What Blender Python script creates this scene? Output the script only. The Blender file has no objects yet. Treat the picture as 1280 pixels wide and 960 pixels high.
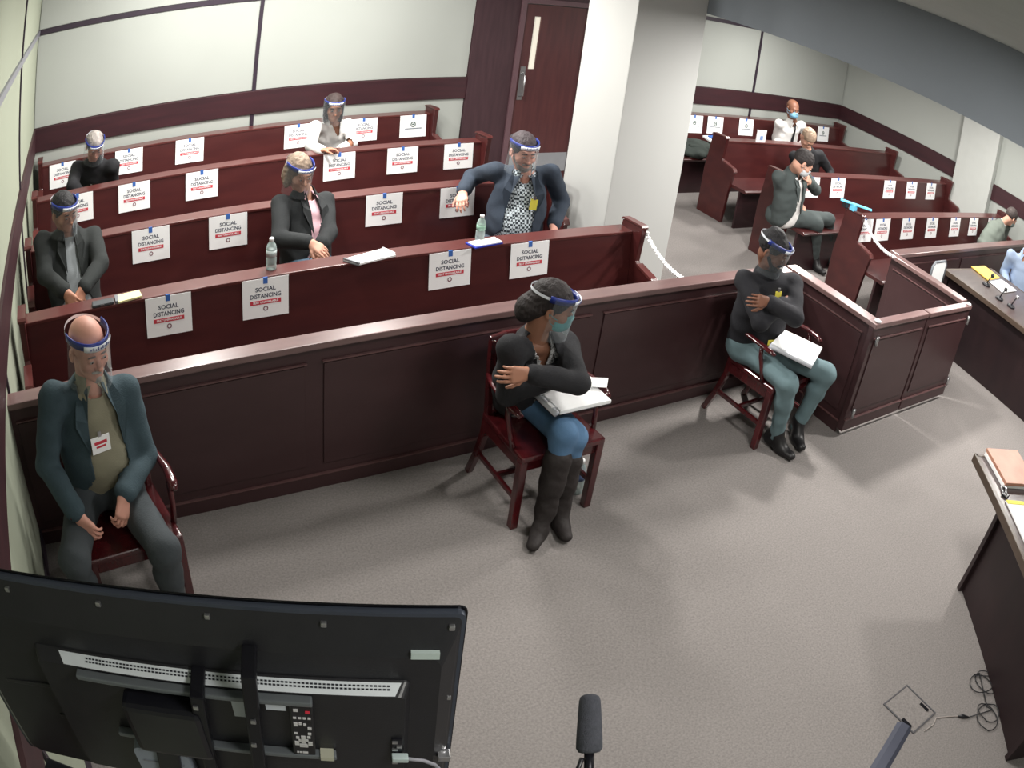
import bpy, bmesh, math, random
import numpy as np
from mathutils import Vector, Matrix
SC = bpy.context.scene
COL = SC.collection
random.seed(4)
PI = math.pi
# ------------------------------------------------------------------ camera
CAMZ = 2.88116
cd = bpy.data.cameras.new('camera')
cam = bpy.data.objects.new('camera', cd); COL.objects.link(cam)
rt = (0.85438655, -0.50521932, 0.12156097); up = (0.17490571, 0.49988372, 0.84824776); fw = (0.4893175, 0.70346977, -0.51545967)
cam.matrix_world = Matrix(((rt[0], up[0], -fw[0], 0), (rt[1], up[1], -fw[1], 0), (rt[2], up[2], -fw[2], CAMZ), (0, 0, 0, 1)))
cd.type = 'PANO'                       # the photograph comes from a wide barrel-distorting lens
cd.panorama_type = 'FISHEYE_LENS_POLYNOMIAL'
cd.sensor_width = 36.0
cd.fisheye_fov = math.radians(179)
cd.fisheye_polynomial_k0 = 0.0
cd.fisheye_polynomial_k1 = -0.03187032676
cd.fisheye_polynomial_k2 = -2.09249e-05
cd.fisheye_polynomial_k3 = -6.585916e-06
cd.fisheye_polynomial_k4 = -1.412792e-07
cd.clip_start = 0.02
SC.camera = cam
# ------------------------------------------------------------------ world, lights, exposure
w = bpy.data.worlds.new('world'); SC.world = w; w.use_nodes = True
w.node_tree.nodes['Background'].inputs[0].default_value = (0.8, 0.87, 1.0, 1)
w.node_tree.nodes['Background'].inputs[1].default_value = 0.3
def area(name, loc, sx, sy, power, col=(1, .97, .92), rot=(0, 0, 0), spread=180):
    l = bpy.data.lights.new(name, 'AREA'); l.shape = 'RECTANGLE'; l.size = sx; l.size_y = sy; l.energy = power; l.color = col
    l.spread = math.radians(spread)
    o = bpy.data.objects.new(name, l); COL.objects.link(o); o.location = loc; o.rotation_euler = rot
    return o
area('gallery_light', (1.2, 6.2, 3.03), .35, .35, 62)
area('gallery_light', (2.7, 6.0, 3.03), .3, .3, 66)
area('gallery_light', (2.1, 5.0, 3.03), .3, .3, 62)
area('gallery_light', (.9, 4.2, 3.03), .4, .4, 36)
area('front_light', (2.9, 1.4, 3.03), .5, .5, 40)
area('front_light', (0.9, -0.4, 3.03), .5, .9, 26)
area('aisle_light', (5.1, 3.45, 2.44), .22, .22, 72)
area('right_gallery_light', (7.9, 6.0, 2.44), .4, .4, 62)
area('right_gallery_light', (8.9, 3.9, 2.44), .4, .4, 50)
area('right_gallery_light', (7.2, 4.5, 2.44), .3, .3, 36)
area('counsel_light', (6.1, 1.7, 2.44), .22, .22, 62)
area('counsel_light', (8.4, 1.6, 2.44), .4, .4, 30)
SC.view_settings.view_transform = 'Standard'
SC.view_settings.look = 'None'
SC.view_settings.exposure = 0.28
SC.view_settings.gamma = 1.0
SC.view_settings.use_curve_mapping = False
try:
    SC.cycles.use_denoising = True
    SC.cycles.max_bounces = 6
    SC.cycles.transparent_max_bounces = 12
except Exception:
    pass
# ------------------------------------------------------------------ materials
def lin(c):
    return tuple((x / 255 / 12.92) if x / 255 < .04045 else ((x / 255 + .055) / 1.055) ** 2.4 for x in c) + (1,)
MATS = {}
def mat(name, rgb, rough=.6, metal=0, var=0, scale=8, stretch=(1, 1, 1), bump=0, bscale=60, coat=0, rgb2=None, spec=.5, emit=0, mode='noise'):
    if name in MATS: return MATS[name]
    m = bpy.data.materials.new(name); m.use_nodes = True; nt = m.node_tree; N = nt.nodes; L = nt.links
    b = N['Principled BSDF']; b.inputs['Roughness'].default_value = rough; b.inputs['Metallic'].default_value = metal
    b.inputs['Specular IOR Level'].default_value = spec
    if coat: b.inputs['Coat Weight'].default_value = coat; b.inputs['Coat Roughness'].default_value = .15
    c1 = lin(rgb); c2 = lin(rgb2) if rgb2 else tuple(max(0, x * (1 - var)) for x in c1[:3]) + (1,)
    b.inputs['Base Color'].default_value = c1
    tc = N.new('ShaderNodeTexCoord'); mp = N.new('ShaderNodeMapping'); mp.inputs['Scale'].default_value = stretch
    L.new(tc.outputs['Object'], mp.inputs[0])
    if var or rgb2:
        nz = N.new('ShaderNodeTexNoise' if mode == 'noise' else 'ShaderNodeTexChecker'); nz.inputs['Scale'].default_value = scale
        L.new(mp.outputs[0], nz.inputs['Vector'])
        if mode == 'noise':
            nz.inputs['Detail'].default_value = 6
            mx = N.new('ShaderNodeMix'); mx.data_type = 'RGBA'
            rp = N.new('ShaderNodeMapRange'); rp.inputs[1].default_value = .32; rp.inputs[2].default_value = .68
            L.new(nz.outputs['Fac'], rp.inputs[0]); L.new(rp.outputs[0], mx.inputs[0])
            mx.inputs[6].default_value = c1; mx.inputs[7].default_value = c2
            L.new(mx.outputs[2], b.inputs['Base Color'])
        else:
            nz.inputs[1].default_value = c1; nz.inputs[2].default_value = c2
            L.new(nz.outputs[0], b.inputs['Base Color'])
    if bump:
        n2 = N.new('ShaderNodeTexNoise'); n2.inputs['Scale'].default_value = bscale; L.new(mp.outputs[0], n2.inputs['Vector'])
        bp = N.new('ShaderNodeBump'); bp.inputs['Strength'].default_value = bump; bp.inputs['Distance'].default_value = .01
        L.new(n2.outputs['Fac'], bp.inputs['Height']); L.new(bp.outputs[0], b.inputs['Normal'])
    if emit:
        b.inputs['Emission Color'].default_value = c1; b.inputs['Emission Strength'].default_value = emit
    MATS[name] = m
    return m
def clear(name, tint=(235, 240, 245), a=.14, rough=.05):
    if name in MATS: return MATS[name]
    m = bpy.data.materials.new(name); m.use_nodes = True; nt = m.node_tree; N = nt.nodes; L = nt.links; N.clear()
    o = N.new('ShaderNodeOutputMaterial'); mx = N.new('ShaderNodeMixShader'); t = N.new('ShaderNodeBsdfTransparent'); g = N.new('ShaderNodeBsdfPrincipled')
    g.inputs['Base Color'].default_value = lin(tint); g.inputs['Roughness'].default_value = rough
    fr = N.new('ShaderNodeFresnel'); fr.inputs[0].default_value = 1.4
    ad = N.new('ShaderNodeMath'); ad.operation = 'MULTIPLY_ADD'; ad.inputs[1].default_value = .8; ad.inputs[2].default_value = a; ad.use_clamp = True
    L.new(fr.outputs[0], ad.inputs[0]); L.new(ad.outputs[0], mx.inputs[0]); L.new(t.outputs[0], mx.inputs[1]); L.new(g.outputs[0], mx.inputs[2]); L.new(mx.outputs[0], o.inputs[0])
    t.inputs[0].default_value = (.93, .95, .95, 1)
    MATS[name] = m; return m
WOOD = mat('mahogany', (76, 33, 32), .36, rgb2=(64, 26, 27), scale=2.2, stretch=(1, 3, 5), coat=.25)
WOODV = mat('mahogany_upright', (76, 36, 36), .42, rgb2=(64, 29, 30), scale=3, stretch=(10, 10, 1), coat=.2)
WOODR = mat('bar_wood', (66, 43, 45), .42, rgb2=(58, 35, 37), scale=1.6, stretch=(1, 2, 3), coat=.15)
MOLD = mat('molding_wood', (98, 68, 68), .35, var=.1, coat=.3)
PCAP = mat('bench_cap_highlight', (94, 48, 46), .28, var=.15, coat=.5)  # bench mahogany made lighter, the highlight along the caps painted in
CAPM = mat('cap_wood', (124, 98, 96), .28, rgb2=(108, 84, 83), scale=3, stretch=(1, 4, 4), coat=.4)
DARKW = mat('dark_wood', (52, 26, 30), .4, rgb2=(40, 20, 24), scale=4, stretch=(1, 1, 8), coat=.15)
CHW = mat('cherry_chair_wood', (84, 24, 28), .22, rgb2=(58, 16, 20), scale=5, stretch=(3, 3, 1), coat=.6)
TRIM = mat('dark_trim', (48, 36, 50), .5, var=.15)
BAND = mat('band_wood', (62, 30, 36), .5, rgb2=(48, 24, 30), scale=2, stretch=(1, 1, 10))
WALL = mat('wall_panel_cream', (170, 174, 169), .85, var=.05, scale=1.2, bump=.03, bscale=200)
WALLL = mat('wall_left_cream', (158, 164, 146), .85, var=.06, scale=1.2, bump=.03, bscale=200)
COLM = mat('column_paint', (184, 185, 183), .85, var=.03, scale=2)
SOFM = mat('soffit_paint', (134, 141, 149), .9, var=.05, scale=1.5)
CEIL = mat('ceiling_paint', (176, 182, 178), .9, var=.04)
CARPET = mat('carpet', (153, 147, 144), 1.0, rgb2=(132, 127, 125), scale=90, bump=.5, bscale=500, spec=.1)
BLACKP = mat('black_plastic', (34, 34, 38), .38, var=.15, scale=20, bump=.05, bscale=300)
BLACKM = mat('black_metal', (30, 30, 36), .35, metal=.4, var=.1)
GREYP = mat('grey_plastic', (120, 124, 130), .45, var=.1)
SILV = mat('silver_metal', (190, 190, 192), .3, metal=.9, var=.05)
VENT = mat('vent_lit', (214, 220, 224), .4, var=.08, scale=40)  # pale tone paints the light falling on the housing's upward ledge
PAPER = mat('white_paper', (252, 253, 254), .7, var=.01)
NAVY = mat('navy_ink', (30, 42, 70), .7, var=.05)
RED = mat('red_ink', (205, 60, 75), .7, var=.05)
YEL = mat('yellow_paper', (240, 226, 90), .7, var=.04)
BTAPE = mat('blue_tape', (60, 110, 190), .6, var=.1)
CHAINW = mat('white_chain_plastic', (240, 240, 242), .4, var=.02)
# ------------------------------------------------------------------ mesh helpers
def wloc(o):
    v = Vector((0, 0, 0))
    while o is not None:
        v += o.location; o = o.parent
    return v
class MB:
    def __init__(s): s.v = []; s.f = []
    def add(s, vs, fs):
        n = len(s.v); s.v += [tuple(v) for v in vs]; s.f += [tuple(i + n for i in f) for f in fs]; return s
    def box(s, a, b):
        (x0, y0, z0), (x1, y1, z1) = a, b
        return s.add([(x0, y0, z0), (x1, y0, z0), (x1, y1, z0), (x0, y1, z0), (x0, y0, z1), (x1, y0, z1), (x1, y1, z1), (x0, y1, z1)],
                     [(0, 3, 2, 1), (4, 5, 6, 7), (0, 1, 5, 4), (1, 2, 6, 5), (2, 3, 7, 6), (3, 0, 4, 7)])
    def obox(s, c, ax, ay, az):   # centre and three half axes
        c, ax, ay, az = map(Vector, (c, ax, ay, az)); vs = []
        for k in (-1, 1):
            for (i, j) in ((-1, -1), (1, -1), (1, 1), (-1, 1)): vs.append(c + ax * i + ay * j + az * k)
        return s.add(vs, [(0, 3, 2, 1), (4, 5, 6, 7), (0, 1, 5, 4), (1, 2, 6, 5), (2, 3, 7, 6), (3, 0, 4, 7)])
    def beam(s, p, q, w, h, up=(0, 0, 1)):
        p, q = Vector(p), Vector(q); d = q - p; u = Vector(up); sd = d.cross(u)
        if sd.length < 1e-6: sd = d.cross(Vector((0, 1, 0)))
        sd.normalize(); u = sd.cross(d).normalized()
        return s.obox((p + q) / 2, d / 2, sd * w / 2, u * h / 2)
    def prism(s, pts, vec):
        n = len(pts); v2 = [tuple(Vector(p) + Vector(vec)) for p in pts]
        return s.add(list(pts) + v2, [tuple(range(n - 1, -1, -1)), tuple(range(n, 2 * n))] + [(i, (i + 1) % n, n + (i + 1) % n, n + i) for i in range(n)])
    def tube(s, pts, r, n=10, flat=1.0):
        pts = [Vector(p) for p in pts]; rs = r if isinstance(r, (list, tuple)) else [r] * len(pts); vs = []; ref = None
        for i, p in enumerate(pts):
            d = (pts[min(i + 1, len(pts) - 1)] - pts[max(i - 1, 0)]).normalized()
            if ref is None: ref = Vector((0, 0, 1)) if abs(d.z) < .9 else Vector((1, 0, 0))
            a = (ref - d * ref.dot(d)).normalized(); ref = a; b = d.cross(a)
            for k in range(n):
                t = 2 * PI * k / n; vs.append(p + a * math.cos(t) * rs[i] * flat + b * math.sin(t) * rs[i])
        fs = [(i * n + k, i * n + (k + 1) % n, (i + 1) * n + (k + 1) % n, (i + 1) * n + k) for i in range(len(pts) - 1) for k in range(n)]
        fs += [tuple(range(n - 1, -1, -1)), tuple((len(pts) - 1) * n + k for k in range(n))]
        return s.add(vs, fs)
    def lathe(s, prof, c=(0, 0, 0), n=20):
        vs = []
        for r, z in prof:
            for k in range(n): vs.append((c[0] + r * math.cos(2 * PI * k / n), c[1] + r * math.sin(2 * PI * k / n), c[2] + z))
        fs = [(i * n + k, i * n + (k + 1) % n, (i + 1) * n + (k + 1) % n, (i + 1) * n + k) for i in range(len(prof) - 1) for k in range(n)]
        fs += [tuple(range(n - 1, -1, -1)), tuple((len(prof) - 1) * n + k for k in range(n))]
        return s.add(vs, fs)
    def build(s, name, m, parent=None, bevel=0, smooth=False, seg=2):
        me = bpy.data.meshes.new(name); off = wloc(parent) if parent else Vector((0, 0, 0))
        me.from_pydata([tuple(Vector(v) - off) for v in s.v], [], s.f); me.update()
        bm = bmesh.new(); bm.from_mesh(me); bmesh.ops.recalc_face_normals(bm, faces=bm.faces)
        if bevel: bmesh.ops.bevel(bm, geom=[e for e in bm.edges if e.calc_face_angle(0) > .5], offset=bevel, segments=seg, affect='EDGES', profile=.6, clamp_overlap=True)
        bm.to_mesh(me); bm.free()
        if smooth: me.polygons.foreach_set('use_smooth', [True] * len(me.polygons))
        me.materials.append(m); o = bpy.data.objects.new(name, me); COL.objects.link(o)
        if parent: o.parent = parent
        return o
def tag(o, label=None, cat=None, group=None, kind=None):
    if label: o['label'] = label
    if cat: o['category'] = cat
    if group: o['group'] = group
    if kind: o['kind'] = kind
    return o
def thing(name, label, cat, loc=(0, 0, 0), group=None):
    o = bpy.data.objects.new(name, None); COL.objects.link(o); o.location = loc; o.empty_display_size = .1
    return tag(o, label, cat, group)
def kids(o): return [c for c in bpy.data.objects if c.parent == o]
def copy_tree(o, parent=None):
    c = o.copy(); COL.objects.link(c); c.parent = parent
    for ch in kids(o): copy_tree(ch, c)
    return c
_txt = {}
def text_mesh(body, size, extrude=.0004):
    k = (body, size)
    if k not in _txt:
        cu = bpy.data.curves.new('t', 'FONT'); cu.body = body; cu.size = size; cu.align_x = 'CENTER'; cu.align_y = 'CENTER'; cu.extrude = extrude; cu.resolution_u = 2
        cu.offset = size * .02
        o = bpy.data.objects.new('t', cu); COL.objects.link(o); bpy.context.view_layer.update()
        me = bpy.data.meshes.new_from_object(o.evaluated_get(bpy.context.evaluated_depsgraph_get())); bpy.data.objects.remove(o)
        _txt[k] = me
    return _txt[k]
def lettering(name, body, size, m, parent, loc, rot, sx=1.0):
    me = text_mesh(body, size).copy(); me.materials.clear(); me.materials.append(m)
    o = bpy.data.objects.new(name, me); COL.objects.link(o); o.parent = parent; o.location = loc; o.rotation_euler = rot; o.scale = (sx, 1, 1)
    return o
# ================================================================== the room
def wlx(y): return -.31 - (7.45 - y) * .026          # the left wall drifts slightly outward
YB, XR, ZC = 7.45, 10.34, 3.05
tag(MB().box((-.9, -1.6, -.1), (10.6, 7.6, 0)).build('floor', CARPET), kind='structure')
tag(MB().box((-.9, -1.6, ZC), (10.6, 7.6, ZC + .1)).build('ceiling', CEIL), kind='structure')
tag(MB().box((4.55, -1.5, 2.46), (10.34, 7.449, ZC - .001)).build('ceiling_soffit', SOFM), kind='structure')
wb = tag(MB().box((-.6, YB + .012, 0), (10.5, YB + .16, ZC)).build('wall_back', WALL), kind='structure')
wl = tag(MB().prism([(wlx(7.6) - .012, 7.6, 0), (wlx(-1.5) - .012, -1.5, 0), (wlx(-1.5) - .15, -1.5, 0), (wlx(7.6) - .15, 7.6, 0)], (0, 0, ZC)).build('wall_left', WALLL), kind='structure')
wr = tag(MB().box((XR + .012, -1.5, 0), (XR + .15, 7.5, 2.46)).build('wall_right', WALL), kind='structure')
tag(MB().box((-.8, -1.65, 0), (10.5, -1.5, ZC)).build('wall_front', WALL), kind='structure')
Z0, Z1, Z2 = .98, 1.212, 2.128
# back wall: band, picture rail, joints and the fabric panels between them
def bpanel(x0, x1, z0, z1, p=wb, m=WALL): MB().box((x0 + .004, YB, z0 + .004), (x1 - .004, YB + .014, z1 - .004)).build('wall_panel', m, p, bevel=.004)
for (x0, x1) in ((-.31, 4.12), (5.62, XR)):
    MB().box((x0, YB - .02, Z0), (x1, YB + .02, Z1)).build('chair_rail_band', BAND, wb, bevel=.004)
    MB().box((x0, YB - .014, Z2), (x1, YB + .02, Z2 + .05)).build('picture_rail', TRIM, wb)
def joint(x, z0, z1): MB().box((x - .018, YB - .012, z0), (x + .018, YB + .02, z1)).build('panel_joint', TRIM, wb)
for xs in ((-.31, 1.917, 4.12), (5.62, 6.9, 8.27, XR)):
    for a_, b_ in zip(xs, xs[1:]):
        for (za, zb) in ((.1, Z0), (Z1, Z2), (Z2 + .05, 2.45 if a_ > 5 else ZC)): bpanel(a_, b_, za, zb)
for x in (1.917, 8.27):
    joint(x, .1, Z0); joint(x, Z1, Z2); joint(x, Z2 + .05, ZC if x < 4 else 2.46)
tag(MB().box((-.31, YB - .015, 0), (4.12, YB + .02, .1)).box((5.62, YB - .015, 0), (XR, YB + .02, .1)).build('baseboard_back', TRIM), kind='structure')
# left wall: the same trim running towards the camera
def lw(y0, y1, z0, z1, d, nm, m, p=wl):
    return MB().prism([(wlx(y0) - .02, y0, z0), (wlx(y1) - .02, y1, z0), (wlx(y1) + d, y1, z0), (wlx(y0) + d, y0, z0)], (0, 0, z1 - z0)).build(nm, m, p)
LT = mat('left_trim_lit', (128, 128, 138), .35, var=.08)  # lit copy of the dark trim: light on this wall put into the colour
lw(7.43, -1.5, Z0, Z1, .02, 'chair_rail_band', BAND)
lw(7.43, -1.5, Z2, Z2 + .05, .016, 'picture_rail', LT)
ys = [7.43, 5.6, 3.5, 1.4, -.7]
for a_, b_ in zip(ys, ys[1:]):
    for (za, zb) in ((.1, Z0), (Z1, Z2), (Z2 + .05, ZC)): lw(a_ - .02, b_ + .02, za + .004, zb - .004, 0, 'wall_panel', WALLL)
for y in ys[1:]:
    for (za, zb) in ((.1, Z0), (Z1, Z2), (Z2 + .05, ZC)): lw(y + .014, y - .014, za, zb, .012, 'panel_joint', TRIM)
tag(lw(7.43, -1.5, 0, .1, .012, 'baseboard_left', TRIM, None), kind='structure')
# right wall with its band and the broad pilaster
for (y0, y1) in ((7.44, 5.15), (4.5, -1.5)):
    MB().box((XR - .02, y1, Z0), (XR + .02, y0, Z1)).build('chair_rail_band', BAND, wr, bevel=.004)
for (y0, y1) in ((7.44, 5.15), (4.5, 2.4), (2.4, .3)):
    for (za, zb) in ((.1, Z0), (Z1, 2.45)): MB().box((XR, y1 + .01, za), (XR + .014, y0 - .01, zb)).build('wall_panel', WALL, wr, bevel=.004)
tag(MB().box((XR - .12, 4.5, 0), (XR + .02, 5.15, 2.46)).build('trim_1', mat('pilaster_paint', (188, 191, 187), .8, var=.04), bevel=.006), kind='structure')
tag(MB().box((XR - .015, -1.5, 0), (XR + .02, 7.43, .1)).build('baseboard_right', TRIM), kind='structure')
# column
c_ = tag(MB().box((3.87, 4.69, 0), (4.55, 5.27, ZC)).build('wall_column', COLM, bevel=.008), kind='structure')
# door with its dark surround
DW = mat('door_wood', (84, 44, 44), .45, rgb2=(72, 36, 38), scale=3, stretch=(8, 8, 1), coat=.2)
DS = mat('surround_wood', (66, 42, 48), .5, rgb2=(56, 34, 40), scale=3, stretch=(8, 8, 1))
tag(MB().box((4.12, YB - .03, 0), (4.62, YB + .03, ZC)).box((4.62, YB - .03, 2.12), (5.62, YB + .03, ZC)).box((5.52, YB - .03, 0), (5.62, YB + .03, 2.12)).build('trim_2', DS, bevel=.003), kind='structure')
d1 = tag(bpy.data.objects.new('door_1', None), kind='structure'); COL.objects.link(d1); d1.location = (5.07, YB, 0)
fr = MB().box((4.62, YB - .05, 0), (4.68, YB + .04, 2.13)).box((5.46, YB - .05, 0), (5.52, YB + .04, 2.13)).box((4.68, YB - .05, 2.07), (5.46, YB + .04, 2.13))
fr.build('door_frame', mat('frame_paint', (104, 78, 84), .4, var=.1), d1, bevel=.004)
leaf = MB().box((4.69, YB - .03, .01), (4.80, YB + .01, 2.06)).box((4.88, YB - .03, .01), (5.45, YB + .01, 2.06)).box((4.80, YB - .03, 1.92), (4.88, YB + .01, 2.06)).box((4.80, YB - .03, .01), (4.88, YB + .01, 1.31)).build('door_leaf', DW, d1)
gl = MB().box((4.80, YB - .012, 1.31), (4.88, YB - .006, 1.92)).build('vision_panel', mat('lit_window_glass', (225, 220, 205), .2, var=.03, emit=.45), d1)
tag(gl, 'narrow lit glass strip')
MB().box((5.02, YB - .036, .12), (5.44, YB - .03, .34)).box((4.72, YB - .036, .12), (5.02, YB - .03, .34)).build('kick_plate', mat('kick_plate_steel', (150, 152, 156), .35, metal=.1, var=.1), d1)
MB().box((4.71, YB - .036, .96), (4.77, YB - .03, 1.34)).build('push_plate', SILV, d1)
MB().tube([(4.74, YB - .03, 1.0), (4.74, YB - .09, 1.02), (4.74, YB - .09, 1.24), (4.74, YB - .03, 1.26)], .012).build('pull_handle', SILV, d1, smooth=True)
MB().box((5.445, YB - .045, .01), (5.462, YB - .03, 2.06)).build('hinge_edge', SILV, d1)
# ================================================================== the bar (front partition)
BH = .874
def bar(label, p0, p1, name='courtroom_bar', nf=1, gap=0, panels=1, legs=False, cat='partition', caph=.035, group=None, capw=0):
    """a low panelled partition from p0 to p1; nf is the side (+1 = left of the direction) that is panelled"""
    p0, p1 = Vector((*p0, 0)), Vector((*p1, 0)); d = (p1 - p0); Ln = d.length; d.normalize(); n = Vector((-d.y, d.x, 0)) * nf
    t = thing(name, label, cat, tuple((p0 + p1) / 2), group)
    mid = (p0 + p1) / 2
    def slab(nm, s0, s1, n0, n1, z0, z1, m, bev=.003):
        c = p0 + d * (s0 + s1) / 2 + n * (n0 + n1) / 2 + Vector((0, 0, (z0 + z1) / 2))
        return MB().obox(c, d * (s1 - s0) / 2, n * (n1 - n0) / 2, Vector((0, 0, (z1 - z0) / 2))).build(nm, m, t, bevel=bev)
    z0 = gap
    slab('core_panel', 0, Ln, -.03, .012, z0 + .001, BH - caph, WOODR)
    slab('cap_rail', -.0, Ln, -.062 + capw, .045 - capw, BH - caph, BH, CAPM, .006)
    slab('base_board', 0, Ln, .012, .024, z0 + .001, z0 + .085, WOODR)
    slab('base_molding', 0, Ln, .012, .030, z0 + .085, z0 + .093, MOLD, .002)
    w_ = Ln / panels
    for k in range(panels):
        slab('raised_panel', k * w_ + .05, (k + 1) * w_ - .05, .012, .02, z0 + .15, BH - .13, WOODR)
        slab('panel_molding', k * w_ + .04, (k + 1) * w_ - .04, .012, .027, BH - .122, BH - .114, MOLD, .002)
    return t
bar('long dark wood jury bar with a pale cap rail behind the three front chairs', (4.50, 3.40), (-.43, 3.40), nf=1, panels=3)
bar('bar wing left of the gates, running forward beside the chair with the folded-arm sitter', (4.575, 2.64), (4.575, 3.45), nf=1, panels=1)
bar('bar wing right of the gates, its lit inner side facing the aisle', (6.03, 2.62), (6.03, 3.45), nf=1, panels=1)
bar('dark wood bar on the far right in front of the right hand benches', (10.3, 3.47), (6.09, 3.47), nf=1, panels=3)
for k, (a0, a1, lb) in enumerate((((5.28, 2.585), (4.53, 2.60), 'left leaf of the low wooden swing gate, nearer the folded-arm sitter'), ((6.03, 2.555), (5.30, 2.583), 'right leaf of the low wooden swing gate, nearer the counsel table'))):
    g_ = bar(lb, a0, a1, name='swing_gate', nf=1, gap=.05, cat='gate', group='leaves of the swing gate', capw=.018)
    hx, hy = (a1 if k == 0 else a0)
    dx = .05 if k == 0 else -.04
    for hz in (.16, .72): MB().tube([(hx + dx, hy - .04, hz), (hx + dx, hy - .04, hz + .07)], .013).build('hinge', SILV, g_, smooth=True)
    MB().lathe([(.0, 0), (.022, .002), (.026, .012), (.012, .02)], (hx + dx, hy, BH)).build('hinge_cap', PAPER, g_, smooth=True)
# ================================================================== benches
def bench(label, x0, x1, Y, group, cushions=0):
    t = thing('court_bench', label, 'bench', ((x0 + x1) / 2, Y, 0), group)
    def end(x):
        prof = [(Y + .16, 0), (Y + .16, .5), (Y + .115, .915), (Y + .10, .925), (Y - .085, .935), (Y - .10, .925), (Y - .085, .69), (Y - .11, .66), (Y - .27, .625), (Y - .285, .60), (Y - .25, .35), (Y - .23, 0)]
        e = MB().prism([(x - .02, y, z) for y, z in prof], (.04, 0, 0)).build('end_panel', WOOD, t, bevel=.005)
        MB().prism([(x - .027, y, z + .001) for y, z in ((Y + .118, .915), (Y + .10, .928), (Y - .088, .938), (Y - .103, .926), (Y - .103, .938), (Y - .088, .95), (Y + .105, .94), (Y + .125, .925))], (.054, 0, 0)).build('end_cap', PCAP, e)
        MB().prism([(x - .027, y, z + .001) for y, z in ((Y - .11, .662), (Y - .27, .627), (Y - .29, .60), (Y - .30, .612), (Y - .275, .645), (Y - .11, .68))], (.054, 0, 0)).build('arm_cap', PCAP, e)
    end(x0 + .02); end(x1 - .02)
    xa, xb = x0 + .04, x1 - .04
    MB().prism([(xa, Y, .862), (xa, Y - .06, .44), (xa, Y - .035, .44), (xa, Y + .03, .862)], (xb - xa, 0, 0)).build('backrest', WOOD, t, bevel=.004)
    MB().box((xa, Y - .006, .855), (xb, Y + .125, .875)).build('top_ledge', PCAP, t, bevel=.005)
    MB().box((xa, Y + .09, .62), (xb, Y + .105, .856)).build('back_panel', WOOD, t)
    MB().prism([(xa, Y - .03, .455), (xa, Y - .46, .462), (xa, Y - .485, .448), (xa, Y - .475, .425), (xa, Y - .03, .42)], (xb - xa, 0, 0)).build('seat', WOOD, t, bevel=.006)
    MB().box((xa, Y - .40, 0), (xb, Y - .375, .425)).build('seat_apron', DARKW, t)
    n = 1 if xb - xa < 4.2 else 2
    return t
PY = (4.156, 5.205, 6.255, 7.285)
nm = ('front', 'second', 'third', 'back')
for k, Y in enumerate(PY):
    bench('mahogany bench on the left side, %s row%s' % (nm[k], ('', ', where the man in the blue suit sits', ', left empty', ' against the rear wall')[k]), wlx(Y) + .06, 3.72, Y, None)
    bench('mahogany bench on the right side, %s row%s' % (nm[k], (' behind the right bar', ', where the man in the grey suit sits', ' with a bowed fair-haired sitter', ' under the wall band')[k]), 6.33 if k < 2 else 6.55, 10.2, Y, None)
# ================================================================== distancing notices
rnd = random.Random(2)
def notice(label, group, x, Y, z=.868, kind='dist', tilt=0, dy=-.012, w_=.275, h_=.225):
    t = thing('distancing_notice', label, 'notice', (0, 0, 0), group)
    MB().box((-w_ / 2, -.001, -h_), (w_ / 2, .001, 0)).build('paper_sheet', PAPER, t)
    R = (PI / 2, 0, 0)
    if kind == 'dist':
        lettering('lettering', 'SOCIAL', .034, NAVY, t, (0, -.0012, -.062), R, 1.05)
        lettering('lettering', 'DISTANCING', .034, NAVY, t, (0, -.0012, -.1), R, .92)
        b = MB().box((-.092, -.002, -.148), (.092, -.001, -.124)).build('red_bar', RED, t)
        lettering('lettering', 'SEAT UNAVAILABLE', .017, PAPER, b, (0, -.0022, -.136), R, 1.0)
        e = MB().add([(r * math.cos(2 * PI * k / 16), -.002, -.174 + r * math.sin(2 * PI * k / 16)) for r in (.0145, .009) for k in range(16)], [(k, (k + 1) % 16, 16 + (k + 1) % 16, 16 + k) for k in range(16)]).build('emblem', mat('maroon_ink', (120, 50, 70), .7, var=.1), t)
    else:
        g = mat('green_ink', (60, 90, 80), .7, var=.1)
        MB().add([(r * math.cos(2 * PI * k / 16), -.002, -.095 + r * math.sin(2 * PI * k / 16)) for r in (.028, .018) for k in range(16)], [(k, (k + 1) % 16, 16 + (k + 1) % 16, 16 + k) for k in range(16)]).box((-.012, -.0022, -.1), (.014, -.0012, -.088)).build('emblem', g, t)
        MB().box((-.085, -.002, -.142), (.09, -.001, -.132)).build('printed_line', mat('grey_ink', (120, 130, 140), .7, var=.1), t)
    MB().box((-.013, -.0025, -.03), (.013, -.001, .006)).box((-.013, -.0025, .004), (.013, .035, .0065)).build('blue_tape', BTAPE, t)
    t.location = (x, Y + dy, z); t.rotation_euler = (math.radians(-6), math.radians(tilt), 0)
    return t
SG = {0: [(.6, 'second from the left wall end, right beside the yellow pad'), (1.18, 'below the water bottle of the woman in pink'), (2.32, 'right of the long white pad'), (2.87, 'nearest the front bench end, below the blue-suited man')],
      1: [(.64, 'beside the dark-jacketed man by the left wall'), (1.2, 'left of the woman in the pink shirt'), (2.34, 'right of the woman in the pink shirt'), (2.91, "behind the blue-suited man's outstretched hand")],
      2: [(.13, 'half hidden behind the dark-jacketed man'), (.63, 'left one of the pair between the two left side sitters'), (1.21, 'above and left of the woman in pink'), (2.38, 'below the woman in white'), (2.94, 'middle one of the three beside the door side'), (3.46, 'nearest the door end')],
      3: [(0, 'a sliver beside the bowed man in black'), (.68, 'right of the bowed man in black'), (1.28, 'midway between the bowed man and the woman in white'), (2.34, 'half hidden behind the woman in white'), (2.99, 'right of the woman in white'), (3.5, 'only a seal and one line, at the door end')]}
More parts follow.
